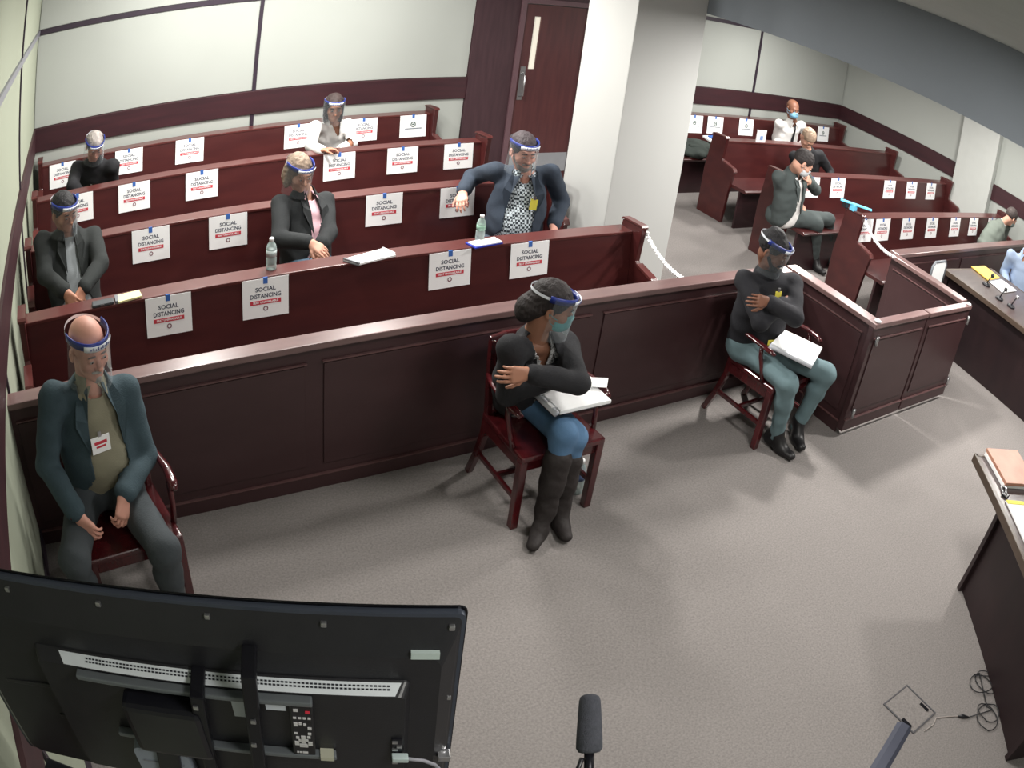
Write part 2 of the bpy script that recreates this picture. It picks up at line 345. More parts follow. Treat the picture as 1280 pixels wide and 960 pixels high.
for k in SG:
    for x, l in SG[k]:
        notice('white notice, %s left bench, %s' % (nm[k], l), 'notices on the %s left bench' % nm[k], x, PY[k], kind='seal' if (k == 3 and x == 3.5) else 'dist', tilt=rnd.uniform(-.8, .8))
SR = {0: [(6.53, 'partly cut by the bench end and the chain'), (6.86, 'first clear one right of the chain'), (7.39, 'second clear one right of the chain'), (7.95, 'third clear one right of the chain'), (8.57, 'fourth clear one right of the chain'), (9.13, 'last clear one before the stooping man'), (9.75, 'half hidden by the stooping man')],
      1: [(6.93, "behind the grey-suited man's raised hand"), (7.42, 'just above the light blue clip'), (8.55, 'left of the last three'), (9.12, 'middle of the last three'), (9.68, 'next to the pilaster side bench end')],
      3: [(7.12, 'cut off by the column'), (7.48, 'above the dark coats'), (8.05, 'left of the man in the white shirt'), (9.74, 'seal only, by the wall end')]}
for k in SR:
    for x, l in SR[k]:
        notice('white notice, %s right bench, %s' % (nm[k], l), 'notices on the %s right bench' % nm[k], x, PY[k], kind='seal' if k == 3 else 'dist', tilt=rnd.uniform(-.8, .8))
# ================================================================== jury chairs
def jury_chair(label):
    t = thing('jury_armchair', label, 'chair', (0, 0, 0), 'wooden armchairs in front of the bar')
    MB().prism([(-.245, -.225, .415), (.245, -.225, .415), (.225, .2, .415), (-.225, .2, .415)], (0, 0, .035)).build('seat', CHW, t, bevel=.012, seg=3, smooth=False)
    MB().box((-.2, -.2, .35), (.2, -.175, .415)).box((-.2, .15, .35), (.2, .175, .415)).box((-.225, -.2, .35), (-.2, .175, .415)).box((.2, -.2, .35), (.225, .175, .415)).build('seat_frame', CHW, t, bevel=.003)
    for s in (-1, 1):
        MB().prism([(s * .225 - .02, -.215, 0), (s * .225 + .016, -.215, 0), (s * .225 + .016, -.182, 0), (s * .225 - .02, -.182, 0)], (0, 0, .2)).add([], []).build('leg', CHW, t, bevel=.004) if 0 else MB().obox((s * .225, -.198, .21), (.021, 0, 0), (0, .021, 0), (0, 0, .21)).build('leg', CHW, t, bevel=.005)
        pts = [(s * .205, .30, .0), (s * .205, .235, .16), (s * .205, .19, .32), (s * .205, .18, .44)]
        m = MB()
        for p, q in zip(pts, pts[1:]): m.beam(p, q, .034, .036, (0, 1, 0))
        m.build('leg', CHW, t, bevel=.004)
        pts = [(s * .205, .18, .44), (s * .21, .19, .6), (s * .20, .22, .74), (s * .19, .24, .83)]
        m = MB()
        for p, q in zip(pts, pts[1:]): m.beam(p, q, .03, .034, (0, 1, 0))
        m.build('back_post', CHW, t, bevel=.004)
        MB().tube([(s * .215, .2, .665), (s * .245, .1, .67), (s * .262, -.03, .672), (s * .258, -.13, .665), (s * .25, -.17, .655)], [.018, .019, .022, .024, .016], 10, .6).build('armrest', CHW, t, smooth=True)
        MB().tube([(s * .235, -.12, .44), (s * .25, -.1, .52), (s * .255, -.07, .60), (s * .257, -.06, .66)], [.016, .013, .015, .013], 8).build('arm_support', CHW, t, smooth=True)
        MB().beam((s * .22, -.19, .17), (s * .205, .23, .17), .018, .028).build('stretcher', CHW, t, bevel=.003)
    MB().beam((-.21, .02, .175), (.21, .02, .175), .02, .026).build('stretcher', CHW, t, bevel=.003)
    MB().prism([(-.205, .215, .775), (-.1, .245, .775), (.1, .245, .775), (.205, .215, .775), (.205, .237, .775), (.1, .267, .775), (-.1, .267, .775), (-.205, .237, .775)], (0, .02, .075)).build('top_rail', CHW, t, bevel=.006)
    for k in range(5):
        x = (k - 2) * .075
        MB().beam((x, .175, .44), (x * 1.0, .238, .785), .038, .012, (0, 1, 0)).build('back_slat', CHW, t, bevel=.002)
    return t
for lb, x, y, r in (('dark red wooden armchair under the bald man at the left wall', .08, 2.93, 6), ('dark red wooden armchair under the woman in the black jacket, middle of the floor', 2.255, 2.94, 0), ('dark red wooden armchair by the swing gate under the folded-arm sitter', 4.02, 2.97, 3)):
    c_ = jury_chair(lb); c_.location = (x, y, 0); c_.rotation_euler = (0, 0, math.radians(r))
# ================================================================== tables
TT = mat('table_top_wood', (92, 80, 78), .3, rgb2=(76, 64, 64), scale=2, stretch=(1, 8, 1), coat=.4)
TP = mat('table_panel_wood', (42, 27, 29), .45, rgb2=(34, 22, 25), scale=2.5, stretch=(3, 3, 1))
TE = mat('table_edge_brass', (84, 70, 60), .4, var=.2, scale=10)
def vec(*a): return Vector(a)
def table(label, P, dd, Ln, W, zt, insets, group=None):
    """P = corner, dd = direction of the long edge, width to the left of dd"""
    t = thing('counsel_table', label, 'table', (P[0], P[1], 0)); P = Vector((*P, 0)); d = Vector((*dd, 0)).normalized(); n = Vector((-d.y, d.x, 0))
    c = P + d * Ln / 2 + n * W / 2
    MB().obox(c + vec(0, 0, zt - .012), d * (Ln / 2 - .01), n * (W / 2 - .01), vec(0, 0, .012)).build('table_top', TT, t, bevel=.003)
    for (a, b) in ((vec(0, 0, 0), d * Ln), (n * W, n * W + d * Ln)):
        MB().beam(P + a + vec(0, 0, zt - .022) + (n * .008 if a.length < .01 else n * -.008), P + b + vec(0, 0, zt - .022) + (n * .008 if a.length < .01 else n * -.008), .03, .05).build('edge_band', TE, t, bevel=.004)
    for s in (.008, Ln - .008):
        MB().beam(P + d * s + vec(0, 0, zt - .022), P + d * s + n * W + vec(0, 0, zt - .022), .028, .05).build('edge_band', TE, t, bevel=.004)
    i0, i1, i2 = insets
    a = P + n * i0
    MB().obox(a + n * .06 + d * (Ln / 2) + vec(0, 0, (zt - .045) / 2), d * (Ln / 2 - i1), n * .014, vec(0, 0, (zt - .047) / 2)).build('modesty_panel', TP, t, bevel=.003)
    for s in (i1, Ln - i1):
        MB().obox(P + d * s + n * (i0 + (W - i0 - i2) / 2 + .014) + vec(0, 0, (zt - .045) / 2), d * .02, n * ((W - i0 - i2) / 2), vec(0, 0, (zt - .047) / 2)).build('side_panel', TP, t, bevel=.003)
    return t
# front right table: near end corner (4.14,1.37); long edge runs towards the camera side
table('near counsel table cut off by the lower right edge, brown folder on it', (3.05, -.16), (4.14 - 3.05, 1.37 + .16), 1.88, -.0 + .9, .76, (.0, .0, .0)) if 0 else None
def table2(label, A, B, W, zt, ins, endins):
    d = Vector((B[0] - A[0], B[1] - A[1], 0)); Ln = d.length
    return table(label, A, (d.x, d.y), Ln, W, zt, (ins, endins, .12))
table2('near counsel table cut off by the lower right edge, with the tan folder', (4.14, 1.37), (2.99, -.23), .95, .76, .15, .30)
table2('far counsel table beyond the swing gate, with orange folder and papers', (6.84, 3.29), (6.62, 1.3), 1.0, .76, .03, .02)
TBL = vec(-.584, -.812, 0).normalized(); TBN = vec(.812, -.584, 0).normalized()
def sheet(name, label, cat, pts, z, m, h=.004, group=None, parts=None):
    """thin object lying flat: pts = xy outline"""
    cx = sum(p[0] for p in pts) / len(pts); cy = sum(p[1] for p in pts) / len(pts)
    o = MB().prism([(p[0], p[1], z) for p in pts], (0, 0, h))
    t = thing(name, label, cat, (cx, cy, z), group); o.build(parts or 'sheet', m, t, bevel=min(.002, h * .3)); return t
LEA = mat('tan_leather', (192, 142, 120), .5, rgb2=(176, 124, 104), scale=6, bump=.1)
t = sheet('leather_folder', 'tan leather folder at the near corner of the near counsel table', 'folder', [(4.21, 1.33), (4.03, 1.05), (4.27, .90), (4.46, 1.19)], .785, LEA, .02, parts='cover')
MB().prism([(4.20, 1.325, .763), (4.03, 1.062, .763), (4.27, .908, .763), (4.44, 1.18, .763)], (0, 0, .02)).build('page_block', PAPER, t)
t = thing('silver_clip', 'small silver metal clip beside the tan leather folder', 'clip', (4.0, 1.03, .762))
MB().tube([(3.97, 1.0, .77), (4.01, 1.03, .785), (4.04, 1.05, .775), (4.02, 1.07, .768), (3.98, 1.03, .768)], .008).build('wire', SILV, t, smooth=True)
MB().box((3.955, .985, .761), (4.0, 1.03, .775)).build('jaw', BLACKP, t, bevel=.004)
t = sheet('paper_pad', 'white paper pad lying on the near counsel table', 'paper', [(3.93, .98), (3.70, .66), (4.02, .43), (4.24, .76)], .762, PAPER, .012, parts='page_block')
MB().prism([(3.925, .975, .774), (3.91, .95, .774), (4.22, .735, .774), (4.235, .757, .774)], (0, 0, .004)).build('binding_strip', YEL, t)
t = sheet('orange_folder', 'bright yellow orange folder on the far counsel table', 'folder', [(7.40, 3.25), (7.72, 3.23), (7.66, 2.98), (7.33, 2.98)], .765, mat('orange_card', (250, 200, 90), .6, var=.06), .012, parts='cover')
MB().box((7.36, 2.985, .777), (7.64, 3.0, .779)).build('fold_line', YEL, t)
t = sheet('paper_pad', 'white paper next to the orange folder', 'paper', [(7.32, 2.965), (7.65, 2.965), (7.62, 2.72), (7.25, 2.74)], .765, PAPER, .010, parts='page_block')
MB().box((7.30, 2.945, .775), (7.64, 2.963, .778)).build('binding_strip', GREYP, t)
for lb, x, y in (('small black puck microphone nearest the orange folder', 7.17, 2.92), ('small black puck microphone at the middle of the far table', 7.02, 2.67), ('small silver topped puck microphone on the far table, nearest the camera', 7.03, 2.52)):
    t = thing('table_microphone', lb, 'microphone', (x, y, .761), 'puck microphones on the far table')
    MB().lathe([(.045, 0), (.045, .012), (.035, .022), (.0, .024)], (x, y, .761)).build('base', BLACKP, t, smooth=True)
    MB().tube([(x, y, .78), (x + .02, y - .01, .83), (x + .05, y - .02, .86)], .006).build('stem', BLACKM, t, smooth=True)
    MB().lathe([(.012, 0), (.02, .008), (.02, .028), (.01, .036)], (x + .055, y - .022, .85)).build('capsule', SILV if 'silver' in lb else BLACKP, t, smooth=True)
# little framed stand between gate and far table
t = thing('framed_notice_stand', 'small grey framed white notice standing behind the swing gate', 'sign', (6.52, 3.2, 0))
m = MB(); m.tube([(6.38, 3.2, .70), (6.38, 3.2, .86), (6.42, 3.2, .90), (6.62, 3.2, .90), (6.66, 3.2, .86), (6.66, 3.2, .70)], .012); m.build('frame', GREYP, t, smooth=True)
MB().box((6.395, 3.195, .66), (6.645, 3.203, .885)).build('paper_sheet', PAPER, t)
MB().tube([(6.52, 3.215, .02), (6.52, 3.215, .86)], .012).build('pole', GREYP, t, smooth=True)
MB().lathe([(.14, 0), (.14, .012), (.03, .025)], (6.52, 3.215, .0)).build('base', GREYP, t, smooth=True)
# ================================================================== television seen from behind
A0 = vec(.52, .78, 0); TU = vec(-.927, .375, 0); TN = vec(-.375, -.927, 0)
def T(u, z, d=0): return A0 + TU * u + TN * d + vec(0, 0, z)
def tvbox(m, u0, u1, z0, z1, d0, d1): return m.obox(T((u0 + u1) / 2, (z0 + z1) / 2, (d0 + d1) / 2), TU * (u1 - u0) / 2, vec(0, 0, (z1 - z0) / 2), TN * (d1 - d0) / 2)
tv = thing('television', 'large black flat television seen from behind, filling the lower left corner', 'television', tuple(T(.5, 0)))
TW, ZT, ZB = 1.0, 1.898, 1.29
r_ = .03
def outline(u0, u1, z0, z1, d, r=.02, n=4):
    o = []
    for (cu, cz, a0) in ((u0 + r, z0 + r, PI), (u1 - r, z0 + r, 1.5 * PI), (u1 - r, z1 - r, 0), (u0 + r, z1 - r, .5 * PI)):
        for k in range(n + 1):
            a = a0 + k * PI / 2 / n; o.append(T(cu + r * math.cos(a), cz + r * math.sin(a), d))
    return o
def loft(m, loops):
    n = len(loops[0]); vs = [p for l in loops for p in l]
    fs = [(i * n + k, i * n + (k + 1) % n, (i + 1) * n + (k + 1) % n, (i + 1) * n + k) for i in range(len(loops) - 1) for k in range(n)]
    fs += [tuple(range(n)), tuple((len(loops) - 1) * n + k for k in range(n))]
    return m.add(vs, fs)
loft(MB(), [outline(0, TW, ZB, ZT, -.012, .012), outline(0, TW, ZB, ZT, 0, .012)]).build('screen_bezel', mat('bezel_grey', (70, 76, 88), .3, metal=.3, var=.08), tv)
loft(MB(), [outline(-.004, TW + .004, ZB - .004, ZT + .004, -.016, .014), outline(-.004, TW + .004, ZB - .004, ZT + .004, -.012, .014)]).build('front_glass', mat('screen_glass', (10, 10, 14), .12, var=.05), tv)
loft(MB(), [outline(.006, TW - .006, ZB + .006, ZT - .008, 0, .012), outline(.012, TW - .012, ZB + .012, ZT - .03, .006, .014), outline(.035, TW - .03, ZB + .03, ZT - .085, .022, .03)]).build('back_cover', BLACKP, tv)
loft(MB(), [outline(.085, .80, ZB + .06, 1.752, .02, .01), outline(.085, .80, ZB + .06, 1.750, .025, .01), outline(.095, .79, ZB + .075, 1.736, .050, .012)]).build('electronics_housing', BLACKP, tv)
vt = MB().add([T(.10, 1.7500, .0275), T(.74, 1.7500, .0275), T(.728, 1.7378, .0495), T(.112, 1.7378, .0495)], [(0, 1, 2, 3)]).build('vent_strip', VENT, tv)
m = MB()
for k in range(78):
    uu = .122 + k * .0072
    for dz in (0, 1):
        z_, d_ = (1.7468, .0335) if dz == 0 else (1.7437, .0390)
        c = T(uu, z_, d_); sl = (vec(0, 0, -.0122) + TN * .022).normalized(); nn = sl.cross(TU).normalized()
        if nn.z < 0: nn = -nn
        m.obox(c + nn * .001, TU * .0022, sl * .0016, nn * .0006)
tag(m.build('vent_slots', mat('slot_black', (22, 24, 34), .8, var=.1), vt), kind='stuff')
for (u, z) in ((.417, 1.874), (.224, 1.874), (.022, 1.872), (.016, 1.68), (.016, 1.508), (.62, 1.874), (.82, 1.874)):
    d_ = .006
    c = T(u, z, d_); MB().obox(c, TU * .005, vec(0, 0, .005), TN * .004).build('screw', SILV, tv, bevel=.0018)
lbx = tvbox(MB(), .040, .086, 1.813, 1.829, .018, .026).build('rating_label', mat('label_pale', (190, 205, 200), .5, var=.1, scale=30), tv)
# bracket: two vertical rails, crossbar, wall plate
for (u0, zt_) in ((.452, 1.752), (.350, 1.825)):
    m = MB(); m.beam(T(u0, zt_, .082), T(u0 + .035, 1.31, .082), .026, .022, tuple(TN)); m.beam(T(u0, zt_, .022), T(u0, zt_ - .008, .084), .026, .014); m.build('bracket_rail', BLACKM, tv, bevel=.003)
GBR = mat('bar_grey', (120, 126, 130), .35, metal=.4, var=.1)
tvbox(MB(), .252, .70, 1.722, 1.734, .0505, .070).build('bracket_crossbar', GBR, tv, bevel=.003)
tvbox(MB(), .22, .66, 1.545, 1.557, .0505, .070).build('bracket_crossbar', GBR, tv, bevel=.003)
tvbox(MB(), .455, .612, 1.545, 1.700, .0505, .10).build('mount_box', mat('mount_black', (24, 24, 30), .3, var=.1), tv, bevel=.012)
m = MB(); m.beam(T(.55, 1.57, .08), T(.60, 1.22, .08), .05, .03, tuple(TN)); m.beam(T(.60, 1.22, .08), T(.97, 1.22, .02), .05, .05); m.build('wall_arm', BLACKM, tv, bevel=.005)
for (u, z) in ((.352, 1.70), (.47, 1.50), (.452, 1.725), (.362, 1.62), (.49, 1.47)): MB().obox(T(u + .006, z, .095), TU * .005, vec(0, 0, .005), TN * .003).build('screw', SILV, tv, bevel=.0015)
tag(tvbox(MB(), .372, .398, 1.66, 1.708, .0505, .058).build('sticker', mat('sticker_white', (205, 212, 220), .5, var=.06), tv), 'pale rectangular sticker')
tag(tvbox(MB(), .300, .336, 1.694, 1.712, .0505, .060).build('sticker', mat('sticker_white', (205, 212, 220)), tv), 'pale rectangular sticker')
tvbox(MB(), .002, .026, 1.484, 1.50, .006, .03).build('corner_bracket', SILV, tv, bevel=.002)
# diagonal brace lines of the moulded back
m = MB(); m.beam(T(.76, 1.69, .024), T(.68, 1.43, .024), .012, .006, tuple(TN)); m.beam(T(.80, 1.62, .024), T(.93, 1.60, .02), .012, .006, tuple(TN)); m.beam(T(.70, 1.53, .024), T(.82, 1.51, .022), .012, .008, tuple(TN)); m.build('moulded_ribs', BLACKP, tv, bevel=.002)
# port cluster and cable
tvbox(MB(), .098, .118, 1.52, 1.605, .0495, .056).build('port_block', BLACKM, tv, bevel=.002)
for k, (u, z) in enumerate(((.112, 1.60), (.104, 1.585), (.112, 1.575), (.104, 1.535), (.112, 1.525))): tvbox(MB(), u - .005, u + .005, z - .003, z + .003, .056, .060).build('port', SILV, tv)
CABG = mat('cable_grey', (150, 150, 158), .5, var=.1)
tg = thing('signal_cable', 'thin grey cable curving from the ports on the television back', 'cable', tuple(T(.08, 1.5, .03)))
MB().tube([T(.105, 1.556, .066), T(.085, 1.558, .070), T(.06, 1.552, .070), T(.038, 1.528, .065), T(.022, 1.485, .055), T(.02, 1.40, .05), T(.05, 1.28, .04)], .004, 8).build('sheath', CABG, tg, smooth=True)
tvbox(MB(), .088, .118, 1.549, 1.563, .058, .074).build('plug', mat('plug_pale', (190, 205, 205), .4, var=.1), tg, bevel=.002)
rc = thing('remote_control', 'black remote control with white buttons stuck to the television back', 'remote control', tuple(T(.285, 1.6, .06)))
DV = (TU * -.045 + vec(0, 0, 1)).normalized()
def RU(a, b, d): return T(.276 + a * .017, 1.635, d) + DV * ((b - .5) * .15)
MB().obox(T(.276, 1.638, .0595), TU * .021, DV * .084, TN * .008).build('body', mat('remote_black', (28, 28, 32), .35, var=.1), rc, bevel=.004)
WB = mat('button_white', (205, 205, 205), .5, var=.05)
def btn(a, b, w_, h_, m_=WB): MB().obox(RU(a, b, .0685), TU * w_, DV * h_, TN * .0015).build('button', m_, rc)
btn(-.6, .97, .004, .003, mat('button_red', (215, 50, 70), .5, var=.05)); btn(.6, 1.0, .004, .003)
for k in range(4): btn(.75 - k * .5, .84, .0028, .002)
for k, b_ in ((0, .70), (1, .72), (2, .70), (3, .62)): btn(.7 - k * .48, b_, .0035 if k in (0, 3) else .0025, .005 if k == 0 else .003)
for a_, b_, w_, h_ in ((0, .36, .004, .012), (.6, .40, .003, .003), (-.6, .42, .003, .003), (.35, .34, .003, .003), (-.35, .34, .003, .003), (.72, .27, .004, .006), (.22, .22, .004, .005), (-.22, .22, .004, .005), (-.72, .27, .004, .006), (.75, .50, .003, .002), (-.7, .50, .003, .003), (-.1, .05, .005, .002), (.4, .05, .002, .0015), (.7, .05, .002, .0015)): btn(a_, b_, w_, h_)
jb = thing('junction_box', 'pale grey box hanging behind the television at the bottom edge', 'box', tuple(T(.58, 1.4, .06)))
loft(MB(), [outline(.515, .635, 1.36, 1.535, .0505, .02), outline(.515, .635, 1.36, 1.535, .085, .02)]).build('casing', mat('pale_box_grey', (140, 148, 160), .5, var=.08, scale=10), jb)
MB().obox(T(.575, 1.49, .087), TU * .045, vec(0, 0, .0015), TN * .001).build('seam_line', GREYP, jb)
tvbox(MB(), .225, .25, 1.548, 1.560, .0505, .074).build('bracket_tab', mat('tab_pale', (200, 200, 180), .4, metal=.2, var=.1), tv)
# ================================================================== microphone on a stand
mc = vec(.685, .61, 1.694)
mt = thing('stand_microphone', 'dark grey foam covered microphone standing upright in the foreground', 'microphone', (mc.x, mc.y, 0))
ax = vec(.0392, .0803, .064).normalized() * .3 + vec(0, 0, 1); ax.normalize(); ax = vec(.704 - .6648, .6509 - .5706, 1.7276 - 1.6636).normalized()
FO = mat('foam_grey', (74, 76, 84), .95, var=.25, scale=120, bump=.5, bscale=500)
pts = []; rs = []
for s_, r in ((-.056, .012), (-.054, .019), (-.046, .0235), (-.02, .0228), (.02, .0205), (.044, .019), (.052, .0165), (.056, .010), (.0575, .002)): pts.append(mc + ax * s_); rs.append(r)
MB().tube(pts, rs, 16).build('foam_windscreen', FO, mt, smooth=True)
q = mc + ax * -.056
MB().tube([q, q - ax * .05, q - ax * .052 + vec(0, 0, -.05)], [.009, .009, .008], 10).build('microphone_body', BLACKM, mt, smooth=True)
q2 = q - ax * .05
MB().tube([q - ax * .008 + vec(-.012, .004, 0), q - ax * .03 + vec(-.022, .004, -.02), q2 + vec(-.035, 0, -.08), q2 + vec(-.03, 0, -.3), q2 + vec(-.02, 0, -.9), vec(q2.x - .02, q2.y, .02)], .0045, 8).build('microphone_cable', BLACKP, mt, smooth=True)
MB().tube([q2 + vec(0, 0, -.02), (q2.x, q2.y, 1.2), (q2.x, q2.y, .03)], [.009, .010, .012], 10).build('pole', BLACKM, mt, smooth=True)
MB().lathe([(.14, 0), (.14, .015), (.05, .03), (.015, .05)], (q2.x, q2.y, 0)).build('base', BLACKM, mt, smooth=True)
# ================================================================== floor box, cable cover, cable
fb = thing('floor_box', 'square carpeted floor box lid with thin dark seam', 'floor box', (3.06, .615, 0))
MB().box((2.965, .495, .001), (3.165, .74, .004)).build('lid', CARPET, fb)
SE = mat('seam_dark', (92, 90, 94), .7, var=.2, scale=30)
for a, b in (((2.955, .485), (3.175, .493)), ((2.955, .742), (3.175, .75)), ((2.955, .493), (2.963, .742)), ((3.167, .493), (3.175, .742))):
    MB().box((*a, .001), (*b, .006)).build('seam', SE, fb)
MB().box((3.135, .53, .004), (3.15, .60, .010)).build('hinge', BLACKM, fb)
MB().box((2.962, .525, .004), (2.98, .60, .012)).build('hinge', BLACKM, fb)
cv = thing('cable_cover', 'flat blue grey cable cover running from the floor box out of the picture', 'cable cover', (2.75, .48, 0))
d_ = vec(-.36, -.115, 0).normalized(); n_ = vec(-d_.y, d_.x, 0)
MB().prism([vec(2.955, .56, .001) + n_ * a + vec(0, 0, b) for a, b in ((-.05, 0), (.05, 0), (.025, .016), (-.025, .016))], d_ * 1.0).build('strip', mat('rubber_bluegrey', (70, 73, 88), .7, var=.1), cv)
cb = thing('floor_cable', 'thin dark cable looping on the carpet beside the near counsel table', 'cable', (3.5, .3, 0))
lp = [(3.02, .45, .005), (3.1, .44, .004), (3.15, .46, .004), (3.22, .41, .004), (3.28, .36, .005), (3.33, .30, .005)]
MB().tube(lp, .003, 6).build('lead', mat('lead_pale', (170, 160, 155), .5, var=.1), cb, smooth=True)
MB().tube([(3.27, .365, .008), (3.29, .345, .010), (3.32, .31, .008)], [.005, .012, .005], 8).build('plug', BLACKP, cb, smooth=True)
cp = []
for k in range(70):
    t_ = k / 69; a = t_ * 2 * PI * 4.2
    cx, cy = (3.42 + .05 * math.sin(a * .31), .22) if t_ < .5 else (3.6 + .04 * math.sin(a * .4), .40)
    cp.append((cx + .085 * math.cos(a) * (1 - .25 * math.sin(a * .37)), cy + .085 * math.sin(a) * (1 + .2 * math.cos(a * .53)), .006 + .010 * (k % 9) / 9))
MB().tube([(3.32, .31, .008)] + cp + [(3.72, .38, .006), (3.80, .42, .01)], .0032, 6).build('coil', BLACKP, cb, smooth=True)
# ================================================================== small things on benches, laps and floor
BOT = clear('bottle_clear', (215, 230, 228), .35, .08)
def bottle(label, x, y, z, h=.2, lab=(120, 150, 190), tiltp=0):
    t = thing('water_bottle', label, 'bottle', (x, y, z), 'clear plastic water bottles')
    k = h / .2
    MB().lathe([(r * k, q * k) for r, q in ((.028, 0), (.032, .004), (.032, .03), (.030, .034), (.032, .04), (.032, .075), (.030, .08), (.032, .086), (.032, .13), (.026, .155), (.013, .175), (.013, .18))], (x, y, z)).build('bottle_body', BOT, t, smooth=True)
    MB().lathe([(.0325 * k, .085 * k), (.0325 * k, .125 * k)], (x, y, z)).build('label_wrap', mat('label%d' % lab[0], lab, .5, var=.1), t, smooth=True)
    MB().lathe([(.015 * k, .178 * k), (.015 * k, .195 * k), (.013 * k, .198 * k)], (x, y, z)).build('cap', PAPER, t, smooth=True)
bottle('water bottle on the bench ledge left of the woman in the pink shirt', 1.24, 4.235, .876, .19, (190, 200, 200))
bottle('water bottle on the bench ledge beside the man in the blue suit', 2.56, 4.235, .876, .17, (150, 190, 170))
bottle('water bottle on the carpet behind the chair leg of the woman in black', 2.50, 2.86, 0, .22, (90, 110, 150))
def pad(label, name, cat, pts, z, m, h=.012, extra=None):
    return sheet(name, label, cat, pts, z, m, h, parts='page_block')
t = pad('long white notepad on the ledge beside the woman in the pink shirt', 'notepad', 'notepad', [(1.66, 4.19), (1.93, 4.26), (1.97, 4.15), (1.72, 4.10)], .878, PAPER, .012)
MB().tube([(1.93, 4.25, .892), (1.965, 4.16, .892)], .010).build('curled_edge', PAPER, t, smooth=True)
MB().prism([(1.66, 4.19, .876), (1.72, 4.10, .876), (1.73, 4.102, .876), (1.675, 4.195, .876)], (0, 0, .02)).build('grey_binding', GREYP, t)
t = pad('small blue backed white notepad on the ledge before the man in the blue suit', 'notepad', 'notepad', [(2.46, 4.20), (2.66, 4.23), (2.67, 4.15), (2.48, 4.13)], .884, PAPER, .008)
MB().prism([(2.45, 4.21, .876), (2.665, 4.24, .876), (2.675, 4.15, .876), (2.47, 4.12, .876)], (0, 0, .008)).build('blue_cover', mat('blue_card', (30, 50, 170), .5, var=.1), t)
t = pad('pale yellow notepad on the ledge by the dark-jacketed man', 'notepad', 'notepad', [(.29, 4.23), (.44, 4.24), (.45, 4.16), (.30, 4.14)], .878, mat('pale_yellow_paper', (236, 228, 170), .7, var=.04), .012)
MB().box((.285, 4.15, .876), (.305, 4.23, .892)).build('binding', GREYP, t)
t = thing('eyeglass_case', 'small dark grey case beside the pale yellow notepad', 'case', (.23, 4.18, .876))
MB().box((.14, 4.15, .876), (.275, 4.21, .893)).build('case_body', mat('case_grey', (70, 74, 78), .5, var=.1), t, bevel=.006)
MB().box((.19, 4.148, .883), (.215, 4.151, .889)).build('snap', SILV, t)
def binder(label, P, z0, z1):
    """binder lying across a lap: four xy corners with heights"""
    t = thing('ring_binder', label, 'binder', (sum(p[0] for p in P) / 4, sum(p[1] for p in P) / 4, z0), 'white ring binders on laps')
    a, b, c, d = [Vector(p) for p in P]
    nn = (b - a).cross(d - a).normalized()
    if nn.z < 0: nn = -nn
    MB().prism([a, b, c, d], nn * .004).build('back_cover', BLACKP, t)
    q = [a.lerp(b, .1), b, c, d.lerp(c, .1)]
    MB().prism([p + nn * .005 for p in q], nn * .018).build('page_block', PAPER, t, bevel=.002)
    MB().prism([p + nn * .024 for p in (a.lerp(b, .11), b.lerp(a, .01), c.lerp(d, .01), d.lerp(c, .11))], nn * .002).build('front_cover', PAPER, t)
    MB().tube([a.lerp(b, .04) + nn * .014, d.lerp(c, .04) + nn * .014], .016, 10).build('spine', mat('spine_pale', (205, 208, 215), .4, var=.05), t, smooth=True)
    MB().obox(a.lerp(d, .75).lerp(b.lerp(c, .75), .04) + nn * .03, (d - a) * .1, (b - a).normalized() * .009, nn * .002).build('spine_label', PAPER, t)
    return t
bn = binder('white ring binder on the lap of the woman in the black jacket', [(2.14, 2.93, .665), (2.47, 2.925, .665), (2.48, 2.715, .655), (2.15, 2.72, .655)], .65, .66)
MB().prism([(2.43, 2.915, .70), (2.56, 2.86, .70), (2.50, 2.79, .70), (2.42, 2.83, .70)], (0, 0, .003)).build('loose_paper', PAPER, bn)
MB().tube([(2.33, 2.845, .698), (2.41, 2.835, .704)], .004, 8).build('pen', NAVY, bn, smooth=True)
binder('white ring binder on the lap of the folded-arm sitter', [(3.80, 2.87, .655), (4.07, 2.98, .66), (4.20, 2.74, .645), (3.93, 2.60, .64)], .63, .64)
# chains closing the front rows
def chain(label, p, q, sag, n=34):
    p, q = Vector(p), Vector(q); t = thing('plastic_chain', label, 'chain', tuple(p), 'white chains closing the front rows')
    m = MB()
    P_ = [p.lerp(q, k / n) + vec(0, 0, -sag * 4 * (k / n) * (1 - k / n)) for k in range(n + 1)]
    for k in range(n):
        d = (P_[k + 1] - P_[k]); c = (P_[k] + P_[k + 1]) / 2; L_ = d.length * .72; d.normalize()
        s = d.cross(vec(0, 0, 1)).normalized(); u = s.cross(d)
        w_ = s if k % 2 else u
        ring = [c + d * (L_ * math.cos(a)) + w_ * (.013 * math.sin(a)) for a in [2 * PI * j / 8 for j in range(9)]]
        MB.tube(m, ring, .006, 5)
    tag(m.build('chain_links', CHAINW, t), kind='stuff')
    MB().lathe([(.014, 0), (.014, .02)], p).build('hook', CHAINW, t); MB().lathe([(.014, 0), (.014, .02)], q + vec(0, 0, -.01)).build('hook', CHAINW, t)
chain('white plastic chain from the left front bench end to the jury bar', (3.73, 4.06, .885), (3.56, 3.46, .85), .04)
chain('white plastic chain from the right front bench end to the right gate wing', (6.38, 4.05, .885), (5.99, 3.42, .865), .05)
